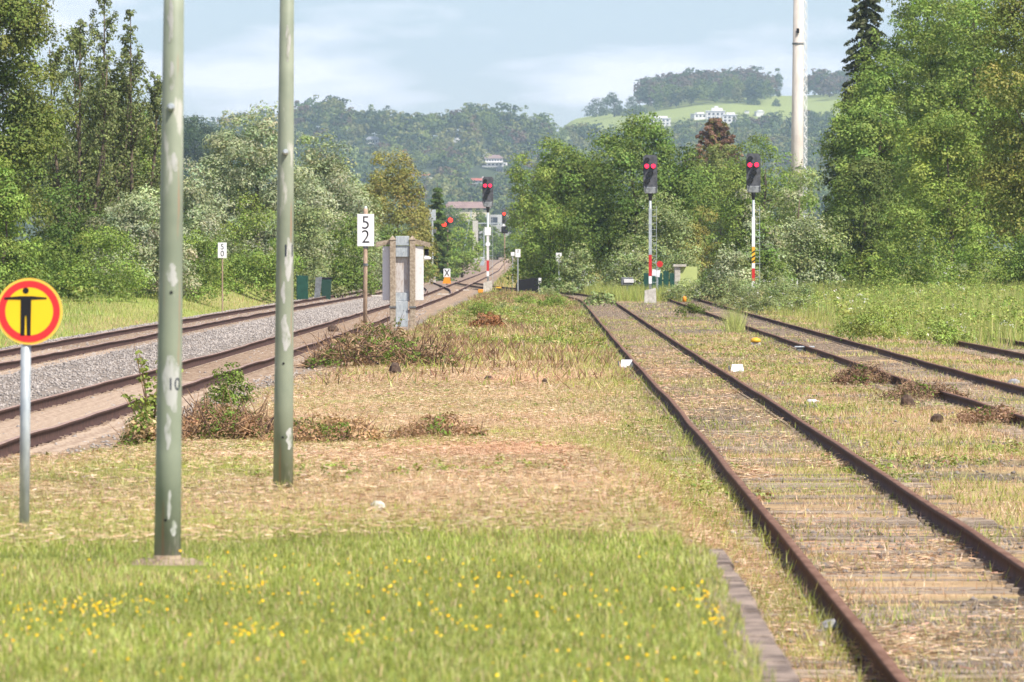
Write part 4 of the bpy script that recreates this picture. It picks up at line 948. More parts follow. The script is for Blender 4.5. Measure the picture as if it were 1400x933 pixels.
def house(px, yb, wp, hp, kind, label):
    Z = find_Z(px, yb+1); x = (px-700)/F*Z; z = HC-(yb-350)/F*Z; wd = wp/F*Z; ht = hp/F*Z
    r = empty('house', (x, Z, z), label, 'house', 'houses on the wooded hill', rad(random.uniform(-18, 18)))
    wm = M['render_cream'] if 'cream' in kind else M['render']; hw = wd/2; dp = max(4, wd*.35)
    def wins(x0, x1, z0, z1, y, nx, nz, host):
        if wp < 16: return
        for i in range(nx):
            for j in range(nz):
                cx = x0+(x1-x0)*(i+.5)/nx; cz = z0+(z1-z0)*(j+.5)/nz; a = (x1-x0)/nx*.25; c_ = (z1-z0)/nz*.28
                MB().box(cx-a, cx+a, y-.06, y-.01, cz-c_, cz+c_).build('window', M['glass'], host)
    if kind.startswith('gable'):
        wh = ht*.55 if 'red' not in kind else ht*.45
        MB().poly([(-hw, -4), (hw, -4), (hw, wh), (hw*.0, ht*.93 if kind == 'gable_white' else wh), (-hw, wh)] if kind == 'gable_white' else [(-hw, -4), (hw, -4), (hw, wh), (-hw, wh)], -dp, dp).build('wall', wm, r)
        rm = M[{'gable_grey': 'roof_grey', 'gable_white': 'roof_red', 'gable_red': 'roof_red', 'gable_redpale': 'roof_redpale', 'gable_orange': 'roof_orange'}[kind]]
        if kind == 'gable_white':
            b = MB()
            for s_ in (-1, 1):
                b.add([(s_*(hw+.3), -dp-.4, wh-.3), (0, -dp-.4, ht), (0, dp+.4, ht), (s_*(hw+.3), dp+.4, wh-.3), (s_*(hw+.3), -dp-.4, wh-.05), (0, -dp-.4, ht+.3), (0, dp+.4, ht+.3), (s_*(hw+.3), dp+.4, wh-.05)], [(0,1,2,3),(4,5,6,7),(0,1,5,4),(1,2,6,5),(2,3,7,6),(3,0,4,7)])
            b.build('roof', rm, r); wins(-hw*.6, hw*.6, 0, wh, -dp, 2, 2, r)
        else:
            rf = MB().add([(-hw-.5, -dp-.6, wh), (hw+.5, -dp-.6, wh), (hw+.5, dp+.6, wh), (-hw-.5, dp+.6, wh), (-hw*.75, 0, ht), (hw*.75, 0, ht)], [(0,1,5,4),(1,2,5),(2,3,4,5),(3,0,4),(3,2,1,0)]).build('roof', rm, r)
            MB().box(hw*.2, hw*.2+.8, .3, 1.1, ht*.6, ht+1.0).build('chimney', wm, rf)
            wins(-hw*.8, hw*.8, 0, wh, -dp, 4, 1, r)
    elif kind == 'villa':
        for k, (x0, x1, z0, z1) in enumerate([(-hw, hw*.65, ht*.66, ht), (-hw, hw, ht*.26, ht*.62), (hw*.1, hw, -3, ht*.24)]):
            MB().box(x0, x1, -dp+k*.003-k*.8, dp, z0, z1).build('wall', wm, r)
            wins(x0+.5, x1-.5, z0+.3, z1-.3, -dp-k*.8, 7-k, 1, r)
        for z0, x1 in ((ht*.62, hw*.7), (ht*.22, hw*1.02)):
            MB().box(-hw*1.03, x1, -dp-2.6, -dp+1, z0-.1, z0+.25).build('balcony', wm, r)
        MB().add([(-hw*1.02, -dp-.8, ht+.05), (hw*.72, -dp-.8, ht+.05), (hw*.72, dp+.8, ht+.05), (-hw*1.02, dp+.8, ht+.05), (-hw*.6, 0, ht+2.2), (hw*.4, 0, ht+2.2)], [(0,1,5,4),(1,2,5),(2,3,4,5),(3,0,4),(3,2,1,0)]).build('roof', M['roof_brown'], r)
    else:
        MB().box(-hw, hw, -dp, dp, -4, ht*.72).build('wall', wm, r)
        MB().box(-hw*1.04, hw*1.04, -dp-.4, dp+.4, ht*.722, ht*.78).build('roof', M['white'] if kind != 'plain' else M['roof_grey'], r)
        if kind in ('flat', 'stack'): MB().box(-hw*.4, hw*.75, -dp*.5, dp*.6, ht*.785, ht).build('penthouse', wm, r)
        if kind == 'stack': MB().box(-hw*.1, hw*.3, -dp*.2, dp*.3, ht*1.003, ht*1.15).build('chimney', wm, r)
        wins(-hw*.9, hw*.9, .3, ht*.66, -dp, max(2, int(wd/2.6)), 2 if ht > 4.5 else 1, r)
    hrs.append((px, yb, wp, Z))
for h_ in HOUSES: house(*h_)
def in_field(px, Z):
    lo = np.interp(px, [740, 800, 870, 900, 1000, 1100, 1300], [4700, 4690, 4690, 4690, 4690, 4690, 4690]); hi = np.interp(px, [740, 870, 900, 1050, 1085, 1100, 1140, 1300], [5150, 5060, 4900, 4880, 5180, 5180, 4950, 4950])
    return (px > 745) & (Z > lo) & (Z < hi)
protos = []
for k in range(7):
    nl_ = [(0, 0, .60, .32, .32, .32)]+[(math.cos(a)*.22*random.uniform(.5, 1.2), math.sin(a)*.22*random.uniform(.5, 1.2), random.uniform(.3, .8), .2, .2, .17) for a in np.linspace(0, 6.28, 8)[:-1]]
    if k == 5: nl_ = [(0, 0, .2+.1*q, .17*(1-q*.1), .17*(1-q*.1), .12) for q in range(8)]
    pts, _ = clump_points(nl_, 30, .2)
    V, FF, c = leaf_cloud(pts, np.full(30, .09), 11, .068, np.ones((30, 3)), .85, .3, 1.2, .22); protos.append((V, FF, c))
def forest(name, px0, px1, z0, z1, n, hmin, hmax, cmul=1, fld=True):
    px = R.uniform(px0, px1, n); Z = R.uniform(z0, z1, n); X = (px-700)/F*Z; G = ground(X, Z); H = R.uniform(hmin, hmax, n)*(.8+.45*vn(X, Z, 60, 6))
    ytop = 350-(G+H-HC)*F/Z; ok = np.ones(n, bool)
    if fld: ok &= ~in_field(px, Z)
    for (hx, hb, hwp, hZ) in hrs: ok &= ~((np.abs(px-hx) < hwp/2+H*F/Z*.16) & (Z < hZ+8) & (ytop < hb-4))
    # keep the field visible between houses
    if fld: fy = np.interp(px, [745, 800, 870, 930, 1000, 1100, 1200], [170, 163, 160, 156, 150, 144, 142]); ok &= ~((px > 750) & (Z < 4700) & (ytop < fy+5*vn(px, 0*px, 22, 4)-2))
    X, Z, G, H = X[ok], Z[ok], G[ok], H[ok]; n = len(X)
    kind = R.integers(0, 7, n); Vs, Fs, Cs = [], [], []; off = 0
    pal = np.array([(.16, .22, .06), (.11, .165, .055), (.24, .30, .075), (.06, .10, .05), (.27, .28, .10), (.17, .17, .09), (.20, .14, .09)])
    for k in range(7):
        sel = np.where(kind == k)[0]; V, FF, c = protos[k]; m_ = len(sel)
        if not m_: continue
        a = R.random(m_)*6.28; w_ = H[sel]*R.uniform(.85, 1.25, m_)
        x = V[None, :, 0]*np.cos(a)[:, None]-V[None, :, 1]*np.sin(a)[:, None]; y = V[None, :, 0]*np.sin(a)[:, None]+V[None, :, 1]*np.cos(a)[:, None]
        VV = np.stack([x*w_[:, None]+X[sel][:, None], y*w_[:, None]+Z[sel][:, None], V[None, :, 2]*H[sel][:, None]+G[sel][:, None]], -1)
        pc = .92*pal[np.where(R.random(m_) < .93, R.integers(0, 5, m_), 6)]*(1+R.normal(0, .12, (m_, 1)))*cmul
        top_ = (Z[sel] > 4950); pc[top_] = np.where(R.random((top_.sum(), 1)) < .6, np.array([(.19, .15, .115)]), np.array([(.11, .15, .07)]))
        Vs.append(VV.reshape(-1, 3)); Fs.append((FF[None]+(np.arange(m_)*len(V))[:, None, None]+off).reshape(-1, 4)); Cs.append((c[None]*pc[:, None]).reshape(-1, 3)); off += m_*len(V)
    o = mesh_np(name, np.concatenate(Vs), np.concatenate(Fs), M['leaf'], tint=np.clip(np.concatenate(Cs), .01, .5)); o['kind'] = 'stuff'; return o
forest('hillside_woods', 150, 1230, 3100, 4560, 3000, 12, 21)
forest('hillside_woods', 745, 1230, 4540, 4700, 330, 10, 16)
forest('ridge_woods', 876, 1052, 4850, 5300, 420, 15, 22)
forest('ridge_woods', 1100, 1230, 4900, 5300, 200, 14, 20)
forest('ridge_woods', 150, 760, 4420, 4560, 240, 12, 19)
forest('valley_woods', 540, 760, 1900, 3000, 260, 7, 11, 1)
forest('outlying_woods', -500, 150, 3000, 4500, 350, 11, 17)
forest('outlying_woods', 1230, 1900, 3000, 5200, 350, 11, 17)
# poplar pair on the ridge, field trees
for (px, yb, wp, hp, lb) in [(1064, 133, 14, 38, 'slim tall tree standing alone on the hilltop field, right of the hilltop wood'), (1031, 144, 22, 15, 'round tree on the hilltop field above the lone white house'), (1062, 146, 12, 9, 'small round tree on the field right of the lone white house'), (815, 160, 34, 24, 'dark tree at the left tip of the hilltop field'), (840, 160, 36, 30, 'dark round tree second from the left tip of the hilltop field'), (866, 160, 34, 28, 'dark round tree third from the left tip of the hilltop field')]:
    Z = find_Z(px, yb, 4600, 5190); tree(px, yb-hp, Z, wp, (.10, .14, .06), lb, 'field_tree', 'dome' if hp < 30 else 'round', .0, leaf=1.0, cr=2, group='single trees on the hilltop field', zb=HC-(yb-350)/F*Z, nl=10)

# leafy ground weeds too many to count
def ground_weeds(name, X, Y, h, rc, leaf, cs, ws, nper=9, blossom=.0):
    n = len(X); Z = ground(X, Y); cen = np.stack([X, Y, Z+h*R.random(n)], -1); c = tints(n, cs, ws, .18)
    if blossom: c = np.where((R.random(n) < blossom)[:, None], np.array([(.62, .62, .55)]), c)
    V, FF, cc_ = leaf_cloud(cen, rc*np.ones(n), nper, leaf, c, .7, .5, 1.5); o = mesh_np(name, V, FF, M['leaf'], tint=cc_); o['kind'] = 'stuff'; return o
X, Y = scatter(16000, -5, 5, 120, 400, 1.2); ok = (X > ctr(BC, Y)+2.6) & (X < ctr(CC, Y)-1.1) & (vn(X, Y*.25, 1.6, 72)*.6+vn(X, Y*.5, .6, 79)*.4 > .47+.5*(1-sst(Y+20*R.random(len(Y)), 125, 200)))
ground_weeds('ground_weeds', X[ok], Y[ok], .14, .12, .05, [(.20, .26, .06), (.28, .32, .09), (.12, .17, .04), (.26, .16, .09), (.42, .36, .2)], [3, 3, 1.5, 2.5, 3])
X, Y = scatter(20000, 1.5, 12, 60, 260, 1.3); ok = (np.abs(np.abs(X-ctr(CC, Y))-.75) > .12) & (np.abs(X-ctr(DC, Y)) > .9) & (np.abs(X-ctr(CC, Y)) > .5) & (vn(X, Y*.4, 1.2, 181)*.5+vn(X, Y*.3, 3.2, 182)*.5 > .54)
ground_weeds('ground_weeds', X[ok], Y[ok], .05, .07, .028, [(.20, .26, .06), (.30, .33, .10), (.13, .18, .04), (.30, .16, .10), (.46, .38, .2)], [4, 4, 2, 1.2, 1.5])
X, Y = scatter(30000, 8, 30, 140, 400, 1.0); lim = ctr(DC, Y)+1.9+1.5*vn(Y, 0*Y, 14, 91)
ok = (X > lim) & (X > np.interp(Y, [120, 150, 165, 190, 215, 240], [19, 15.5, 12.4, 11.0, 10.4, 9])) & (vn(X, Y*.4, 2.4, 191)*.6+vn(X, Y, .9, 192)*.4 > .55)
ground_weeds('ground_weeds', X[ok], Y[ok], .75, .16, .06, [(.24, .31, .07), (.32, .37, .10), (.15, .21, .05)], [4, 4, 2], 9, .035)
X, Y = scatter(5000, -5.2, 1.0, 50, 130, 1.2); ok = (X > ctr(BC, Y)+2.0) & (vn(X, Y*.4, 1.3, 201)*.6+vn(X, Y, .5, 202)*.4 > .6)
ground_weeds('ground_weeds', X[ok], Y[ok], .04, .05, .022, [(.22, .28, .06), (.30, .33, .10), (.36, .22, .13)], [4, 4, 2])
X, Y = scatter(22000, -45, -13, 290, 520, 1.0); dl = ctr(AC, Y)-2-X; ok = (dl > 5) & (vn(X, Y*.5, 5, 211)*.6+vn(X, Y, 1.2, 212)*.4 > .5)
ground_weeds('ground_weeds', X[ok], Y[ok], .7, .28, .11, [(.22, .29, .07), (.30, .36, .10), (.15, .21, .05), (.26, .29, .17)], [4, 4, 2, 1])

# ------------------------------------------------------------------ mid distance structures
def gz(px, Y): x = (px-700)/F*Y; return x, float(ground(x, Y))
# tall concrete mast and lattice mast
Y = 600; x = (1090-700)/F*Y; z = float(ground(x, Y))
r = empty('concrete_mast', (x, Y, z), 'tall tapering pale concrete mast rising out of the picture right of centre', 'mast')
b = MB(); b.tube([(-.12, 0, -.3), (0, 0, 12), (.18, 0, 34)], [.62, .52, .38], 20); b.build('shaft', M['mast'], r, True)
for zc in (9.5, 20.2): MB().tube([(.05, 0, zc), (.05, 0, zc+.18)], .56 if zc < 12 else .50, 20).build('band', M['steel_dark'], r)
MB().box(-.1, .14, -.62, -.5, 21.2, 21.6).build('hatch', M['black'], r)
x2 = (1101-700)/F*604; r = empty('lattice_mast', (x2, 604, z), 'thin white lattice mast right behind the tall concrete mast', 'mast')
b = MB()
for q in ((-.13, -.1), (.13, -.1), (0, .14)): b.tube([(q[0], q[1], 0), (q[0], q[1], 34)], .022, 5)
for k in range(75):
    z0 = .4+k*.45; s_ = 1 if k % 2 else -1; b.tube([(-.13*s_, -.1, z0), (.13*s_, -.1, z0+.45)], .03, 4); b.tube([(0, .14, z0), (.13*s_, -.1, z0+.45)], .015, 4)
b.build('lattice', M['white'], r)
# buildings low down
def lowhouse(px, yb, wp, hp, Y, label, wallm, roofm, roof_h=.45, dp=5, nw=6, name='building', arch=False):
    x = (px-700)/F*Y; z = HC-(yb-350)/F*Y; wd = wp/F*Y; ht = hp/F*Y; r = empty(name, (x, Y, z), label, 'building'); hw = wd/2; wh = ht*(1-roof_h)
    MB().box(-hw, hw, -dp, dp, -3, wh).build('wall', wallm, r)
    if roof_h: MB().add([(-hw-.5, -dp-.6, wh+.003), (hw+.5, -dp-.6, wh+.003), (hw+.5, dp+.6, wh+.003), (-hw-.5, dp+.6, wh+.003), (-hw*.8, 0, ht), (hw*.8, 0, ht)], [(0,1,5,4),(1,2,5),(2,3,4,5),(3,0,4),(3,2,1,0)]).build('roof', roofm, r)
    for i in range(nw):
        cx = -hw+wd*(i+.5)/nw; a = wd/nw*.28
        MB().box(cx-a, cx+a, -dp-.06, -dp-.01, wh*.2, wh*.8).build('window', M['glass'], r)
    return r
lowhouse(638, 288, 62, 12, 1850, 'long building with pale brown roof beyond the bend of the line', M['render_cream'], M['roof_brown'], .75)
lowhouse(676, 311, 46, 17, 1750, 'white building with dark openings seen behind the left signal mast', M['render_dull'], M['roof_grey'], 0, nw=3)
tree(622, 284, 1700, 50, 'deep', 'dark tree in front of the long brown roofed building', z0f=.02, leaf=.5, cr=1.6)
tree(654, 289, 1640, 34, 'mid', 'small tree between the long building and the white arched building', z0f=.02, leaf=.5, cr=1.4)
tree(676, 306, 1650, 30, 'mid', 'tree in front of the white arched building', z0f=.02, leaf=.5, cr=1.4)
tree(697, 300, 1600, 26, 'deep', 'tree at the right end of the white arched building', z0f=.02, leaf=.5, cr=1.4)
tree(680, 325, 1450, 60, 'mid', 'low dark tree beyond the bend of the tracks', z0f=.02, leaf=.4, cr=1.4)
# concrete pylon with gantry beam
Y = 1300; x, zz = gz(650, Y); r = empty('signal_gantry', (x, Y, zz), 'grey pylon with a thin beam reaching over the far tracks', 'gantry')
MB().box(-.5, .5, -.4, .4, -.5, 8.0).build('pylon', M['concrete'], r); MB().box(.502, 6.2, -.1, .1, 7.4, 7.6).build('beam', M['steel'], r)
b = MB(); b.tube([(1.6, 0, 0), (1.6, 0, 6.5)], .1, 6); b.tube([(-2.6, 0, 0), (-.9, 0, 9.3)], .08, 6); b.tube([(-.8, 0, 8), (-.8, 0, 10)], .08, 6); b.build('stay', M['steel'], r)
x, zz = gz(659, 1200); r = empty('equipment_cabinet', (x, 1200, zz), 'pale cabinet at the foot of the far grey pylon', 'cabinet')
MB().bbox(-.35, .35, -.3, .3, 0, 1.3, .03).build('body', M['steel'], r); MB().bbox(-.4, .4, -.35, .35, 1.302, 1.4, .02).build('lid', M['white'], r)

# ------------------------------------------------------------------ signals
def lamp(root, cx, cz, y, lit, rh=.12, ln=.26):
    b = MB(); n = 16; vs = []; fs = []     # hood: open cylinder cut away below
    for j, yy in enumerate((y, y-ln)):
        for rr in (rh, rh-.012):
            for k in range(n+1):
                a = rad(-50+280*k/n) if j else rad(-90+360*k/n); vs.append((cx+rr*math.cos(a), yy, cz+rr*math.sin(a)))
    m_ = n+1
    for k in range(n):
        fs += [(k, k+1, 2*m_+k+1, 2*m_+k), (m_+k, 3*m_+k, 3*m_+k+1, m_+k+1), (2*m_+k, 2*m_+k+1, 3*m_+k+1, 3*m_+k)]
    b.add(vs, fs); h = b.build('hood', M['hood'], root, True)
    MB().disc(cx, cz, rh-.014, y-.05, y-.02, 16).build('lens', M['lens_red'] if lit else M['lens_dark'], h)
def main_signal(px, Y, top, label, stripes, extra=None, base=None):
    x, z = gz(px, Y); ht = HC-(top-350)/F*Y-z; r = empty('light_signal', (x, Y, z), label, 'signal', 'main light signals showing two red lamps')
    hb = ht-1.72
    hd = MB(); W_ = .34
    hd.poly([(-W_, hb+.1), (-W_+.08, hb), (W_-.08, hb), (W_, hb+.1), (W_, ht-.1), (W_-.1, ht), (-W_+.1, ht), (-W_, ht-.1)], -.03, .03)
    hd.bbox(-W_+.06, W_-.12, .03, .26, hb+.12, ht-.12, .02); head = hd.build('backboard', M['plate'], r)
    for (cx, cz, lit) in [(-.16, 1.47, 0), (-.17, 1.17, 1), (.15, 1.17, 1), (.03, .80, 0), (-.13, .45, 0)]: lamp(r, cx, hb+cz, -.03, lit)
    b = MB(); b.bbox(-.26, .30, -.10, .12, hb-.16, hb+.16, .02); b.box(-.30, -.27, -.16, .16, hb-.1, hb+.2); b.box(.31, .34, -.16, .16, hb-.1, hb+.2); b.build('lamp_bracket', M['bracket'], r)
    MB().tube([(0, 0, hb-.5), (0, 0, hb-.16)], [.07, .12], 10).build('mast_neck', M['black'], r)
    MB().tube([(0, 0, .7), (0, 0, hb-.4)], .062, 12).build('mast', M['steel'], r, True)
    for (z0, z1, mk) in stripes:
        if mk == 'chev':
            MB().box(-.075, .075, -.085, -.07, z0, z1).build('mast_board', M['yellow'], r); b = MB(); q = z0
            while q < z1-.18: b.poly([(-.075, q), (.075, q+.10), (.075, q+.18), (-.075, q+.08)], -.089, -.0855); q += .22
            b.build('stripe', M['black'], r)
        else: MB().box(-.075, .075, -.085, -.07, z0, z1).build('mast_board', M[mk], r)
    f = MB(); f.add([(-.30,-.25,-.2),(.30,-.25,-.2),(.30,.25,-.2),(-.30,.25,-.2),(-.27,-.22,.62),(.27,-.22,.74),(.27,.22,.74),(-.27,.22,.62)], [(0,3,2,1),(4,5,6,7),(0,1,5,4),(1,2,6,5),(2,3,7,6),(3,0,4,7)])
    f.build('foundation', M['concrete'], r)
    b = MB(); 
    for q in range(12): b.box(.10, .30, -.01, .012, 1.0+q*.32, 1.02+q*.32)
    b.tube([(.3, 0, .75), (.3, 0, 4.7)], .012, 5); b.build('ladder', M['steel'], r)
    return r, hb
r, hb = main_signal(667, 432, 242, 'left signal with two red lamps beside the main tracks, white plates on its mast', [(2.0, 3.9, 'white_worn'), (1.33, 1.99, 'red'), (1.0, 1.32, 'white')])
MB().bbox(-.19, .19, -.11, -.09, 3.55, 4.05, .004).build('number_plate', M['white'], r); MB().disc(0, 3.0, .15, -.105, -.09, 20).build('round_plate', M['white'], r)
main_signal(889, 337, 212, 'middle signal with two red lamps standing between the rusty sidings', [(2.35, 4.6, 'steel'), (1.32, 2.34, 'red'), (.95, 1.31, 'white')])
main_signal(1030, 332, 210, 'right signal with two red lamps, yellow black striped board on its mast', [(2.78, 4.2, 'white'), (2.0, 2.77, 'chev'), (1.75, 1.99, 'white'), (1.15, 1.745, 'red'), (.85, 1.145, 'white')])
# far signals
def lampbox(r, cx, cz, m_, rr=.2):
    h = MB().tube([(cx, -.02, cz), (cx, -.34, cz)], rr, 14).build('hood', M['hood'], r); MB().disc(cx, cz, rr-.02, -.36, -.343, 16).build('lens', m_, h)
Y = 640; x, zz = gz(612, Y); r = empty('crossing_signal', (x, Y, zz), 'far small signal with two slanting red lamps on a thin brown post', 'signal')
tz = HC-(303-350)/F*Y-zz
MB().tube([(0, 0, 0), (0, 0, tz-.45)], .05, 8).build('post', M['wooden_post'], r); MB().poly([(-.42, tz-.42), (-.12, tz-.5), (.42, tz+.05), (.34, tz+.3), (.05, tz+.2), (-.4, tz-.15)], -.02, .1).build('backboard', M['plate'], r)
lampbox(r, -.32, tz-.28, M['lens_red2'], .24); lampbox(r, .26, tz+.12, M['lens_red2'], .24)
Y = 600; x, zz = gz(591, Y); tz = HC-(287-350)/F*Y-zz; r = empty('post_signal', (x, Y, zz), 'grey post signal seen from behind, left of the slanting red lamps', 'signal')
MB().tube([(0, 0, 0), (0, 0, tz-.9)], .09, 10).build('post', M['steel'], r); MB().bbox(-.3, .3, -.1, .1, tz-.95, tz, .03).build('lamp_case', M['steel'], r); MB().bbox(-.2, .35, -.08, .08, tz-2.0, tz-1.7, .02).build('relay_box', M['steel_dark'], r)
MB().bbox(-.3, .3, -.3, .3, -.2, .7, .02).build('foundation', M['concrete'], r)
Y = 780; x, zz = gz(690, Y); tz = HC-(286-350)/F*Y-zz; r = empty('post_signal', (x, Y, zz), 'far black signal with one red lamp on a brown post, right of the left signal', 'signal')
MB().tube([(0, 0, 0), (0, 0, tz-2.7)], .06, 8).build('post', M['wooden_post'], r); MB().bbox(-.3, .22, -.02, .12, tz-1.7, tz, .05).build('backboard', M['plate'], r); lampbox(r, -.05, tz-.55, M['lens_red2'], .2); lampbox(r, -.1, tz-1.25, M['lens_dark'], .18)
MB().bbox(-.38, .38, -.2, .2, tz-2.75, tz-1.95, .08).build('lamp_case', M['hood'], r); MB().disc(-.1, tz-1.8, .13, -.2, -.15, 12).build('round_plate', M['white'], r)
# small boards
def board(px, ytop, ybot, wp, yb, Y, label, txt=None, pm='steel', hp=None):
    x, zz = gz(px, Y); zt = HC-(ytop-350)/F*Y-zz; zb_ = HC-(ybot-350)/F*Y-zz; hw = wp/F*Y/2
    r = empty('number_board', (x, Y, zz), label, 'sign'); MB().tube([(0, 0, -.2), (0, 0, zt-.05)], .035, 8).build('post', M[pm], r)
    MB().bbox(-hw, hw, -.06, -.04, zb_, zt, .004).build('board', M['white'], r)
    if txt:
        for k, ch in enumerate(txt): text_mesh('numeral', ch, (zt-zb_)*.52, M['black'], r, (0, -.063, zt-(zt-zb_)*(.28+.45*k)), sx=.95)
    return r
board(304, 332, 353, 12, 425, 318, 'small distant white number board on a thin post by the meadow', '50', 'wooden_post')
board(764, 346, 359, 8, 380, 420, 'small white number plate on a post in front of the shrubs', '42')
board(708, 341, 352, 7, 382, 425, 'tiny white plate on a post left of the black covered heap', '3')
board(701, 345, 350, 5, 372, 520, 'tiniest white plate on a thin post by the far tracks')
# point indicator with X and orange skirt
Y = 560; x, zz = gz(611, Y); r = empty('point_indicator', (x, Y, zz), 'low white board with black X above an orange skirt between the main tracks', 'sign')
MB().tube([(0, 0, -.1), (0, 0, .6)], .04, 8).build('post', M['steel_dark'], r)
MB().bbox(-.28, .28, -.05, -.02, .62, 1.3, .005).build('board', M['white'], r); b = MB()
for s_ in (-1, 1): b.poly([(-.22*s_, .68), (-.13*s_, .68), (.22*s_, 1.24), (.13*s_, 1.24)], -.056-.002*s_, -.052-.002*s_)
b.build('emblem', M['black'], r); MB().poly([(-.36, .1), (.34, .1), (.25, .6), (-.2, .6)], -.2, .05).build('skirt', M['orange'], r)
# yellow lineside magnets / lamps
for (px, yb, Y, lb, mk) in [(681, 392, 480, 'yellow track device right of the left signal foundation', 'yellow'), (658, 399, 440, 'orange round lamp box at the left signal foundation', 'orange')]:
    x, zz = gz(px, Y); r = empty('track_device', (x, Y, zz), lb, 'track device'); MB().bbox(-.22, .22, -.15, .15, 0, .24, .04).build('housing', M[mk], r); MB().box(-.3, .3, -.2, .2, -.05, -.003).build('base', M['steel_dark'], r)
for (px, Y, wd_, lb) in [(609, 420, 1.0, 'pale cover plate between the near main rails close to the crossover'), (632, 470, .9, 'pale cover plate at the crossover rails'), (511, 402, .9, 'pale cover plate beside the outer main line behind the 52 board')]:
    x, zz = gz(px, Y); MB()
    o = MB().bbox(-wd_/2, wd_/2, -1.0, 1.0, 0, .07, .02).build('cable_cover', M['concrete'], loc=(x, Y, zz)); tag(o, lb, 'cable cover')
# black covered heap with white post
Y = 432; x, zz = gz(722, Y); r = empty('covered_heap', (x, Y, zz), 'black covered heap at the edge of the bushes right of the far tracks', 'heap')
prf = [(-.78, -.1), (-.76, .55), (-.62, .85), (-.2, .88), (.3, .97), (.65, .93), (.82, .7), (.86, -.1)]
MB().poly(prf, -.8, 1.2).build('cover', M['black'], r)
x, zz = gz(738, 420); r = empty('marker_post', (x, 420, zz), 'short white notched post right of the black covered heap', 'post')
MB().bbox(-.09, .09, -.05, .05, 0, .95, .01).build('post', M['white'], r)
b = MB()
for q in (.2, .45, .7): b.box(-.08, .08, -.054, -.051, q, q+.08)
b.build('stripe', M['steel_dark'], r)
# green fence, hut, signs
Y = 384
x, zz = gz(906, Y); r = empty('green_fence', (x, Y, zz), 'dark green panel fence behind the middle signal', 'fence')
for k in range(6): o = MB().box(-1.05+k*.36, -1.05+k*.36+.3, -.02, .02, 0, 1.35+(.12 if k % 2 else 0)).build('panel', M['green_fence'], r)
MB().box(-1.1, 1.12, .022, .05, .9, 1.0).build('crossrail', M['darkgreen'], r)
x, zz = gz(938, 378); r = empty('small_hut', (x, 378, zz), 'small hut with lime green wall and grey pillar, right of the middle signal', 'hut')
MB().box(-.32, .60, -.3, .8, 0, 1.75).build('wall', M['lime'], r); MB().box(-.62, -.323, -.4, .9, 0, 1.75).build('pillar', M['concrete'], r); MB().box(-.70, .0, -.5, 1.0, 1.753, 1.88).build('roof', M['concrete'], r)
x, zz = gz(899, 370); r = empty('lineside_marker', (x, 370, zz), 'white plates topped by a red disc beside the middle signal mast', 'sign')
MB().tube([(0, 0, 0), (0, 0, 1.9)], .03, 6).build('post', M['steel'], r); MB().disc(.12, 1.9, .17, -.05, -.03, 20).build('disc', M['red'], r)
MB().poly([(-.3, 1.3), (.1, 1.2), (.16, 1.6), (-.02, 1.56), (-.28, 1.64)], -.05, -.03).build('plate', M['white'], r)
x, zz = gz(1072, 352); r = empty('picket_fence', (x, 352, zz), 'short pale picket fence half hidden under the willow right of the right signal', 'fence')
for k in range(7): MB().box(-.7+k*.22, -.62+k*.22, -.02, .02, 0, 1.15).build('picket', M['white_worn'], r)
MB().box(-.75, .75, .022, .04, .7, .78).build('crossrail', M['white_worn'], r)
Y = 370; x, zz = gz(414, Y); r = empty('lineside_board', (x, Y, zz), 'dark green narrow panel right of the second green pole, behind the main tracks', 'panel')
MB().bbox(-.3, .28, -.03, .03, 0, 1.3, .01).build('board', M['green_fence'], r); MB().box(-.34, -.303, -.04, .04, 0, 1.4).build('post', M['darkgreen'], r)
x, zz = gz(434, Y); r = empty('leaning_slab', (x, Y, zz), 'grey concrete slab leaning beside a dark bin behind the main tracks', 'slab')
MB().add([(-.18,-.08,0),(.12,-.08,0),(.12,.08,0),(-.18,.08,0),(-.10,.1,1.2),(.24,.1,1.25),(.24,.22,1.25),(-.10,.22,1.2)], [(0,3,2,1),(4,5,6,7),(0,1,5,4),(1,2,6,5),(2,3,7,6),(3,0,4,7)]).build('slab', M['steel_dark'], r)
x, zz = gz(446, 372); r = empty('dark_bin', (x, 372, zz), 'dark bin standing behind the leaning slab at the main tracks', 'bin')
MB().add([(-.22,-.2,0),(.22,-.2,0),(.22,.2,0),(-.22,.2,0),(-.28,-.26,1.1),(.28,-.26,1.1),(.28,.26,1.1),(-.28,.26,1.1)], [(0,3,2,1),(4,5,6,7),(0,1,5,4),(1,2,6,5),(2,3,7,6),(3,0,4,7)]).build('body', M['darkgreen'], r); MB().bbox(-.3, .3, -.28, .28, 1.103, 1.2, .02).build('lid', M['black'], r)
x, zz = gz(882, 392); r = empty('equipment_box', (x-1.2, 380, zz), 'small grey box on a post in the shrubs left of the middle signal', 'box')
MB().tube([(0, 0, 0), (0, 0, 1.0)], .04, 6).build('post', M['steel'], r); MB().bbox(-.35, .3, -.15, .15, .7, 1.15, .03).build('case', M['steel_dark'], r); MB().bbox(-.2, .35, -.2, -.153, .85, 1.05, .01).build('cover', M['white_worn'], r)

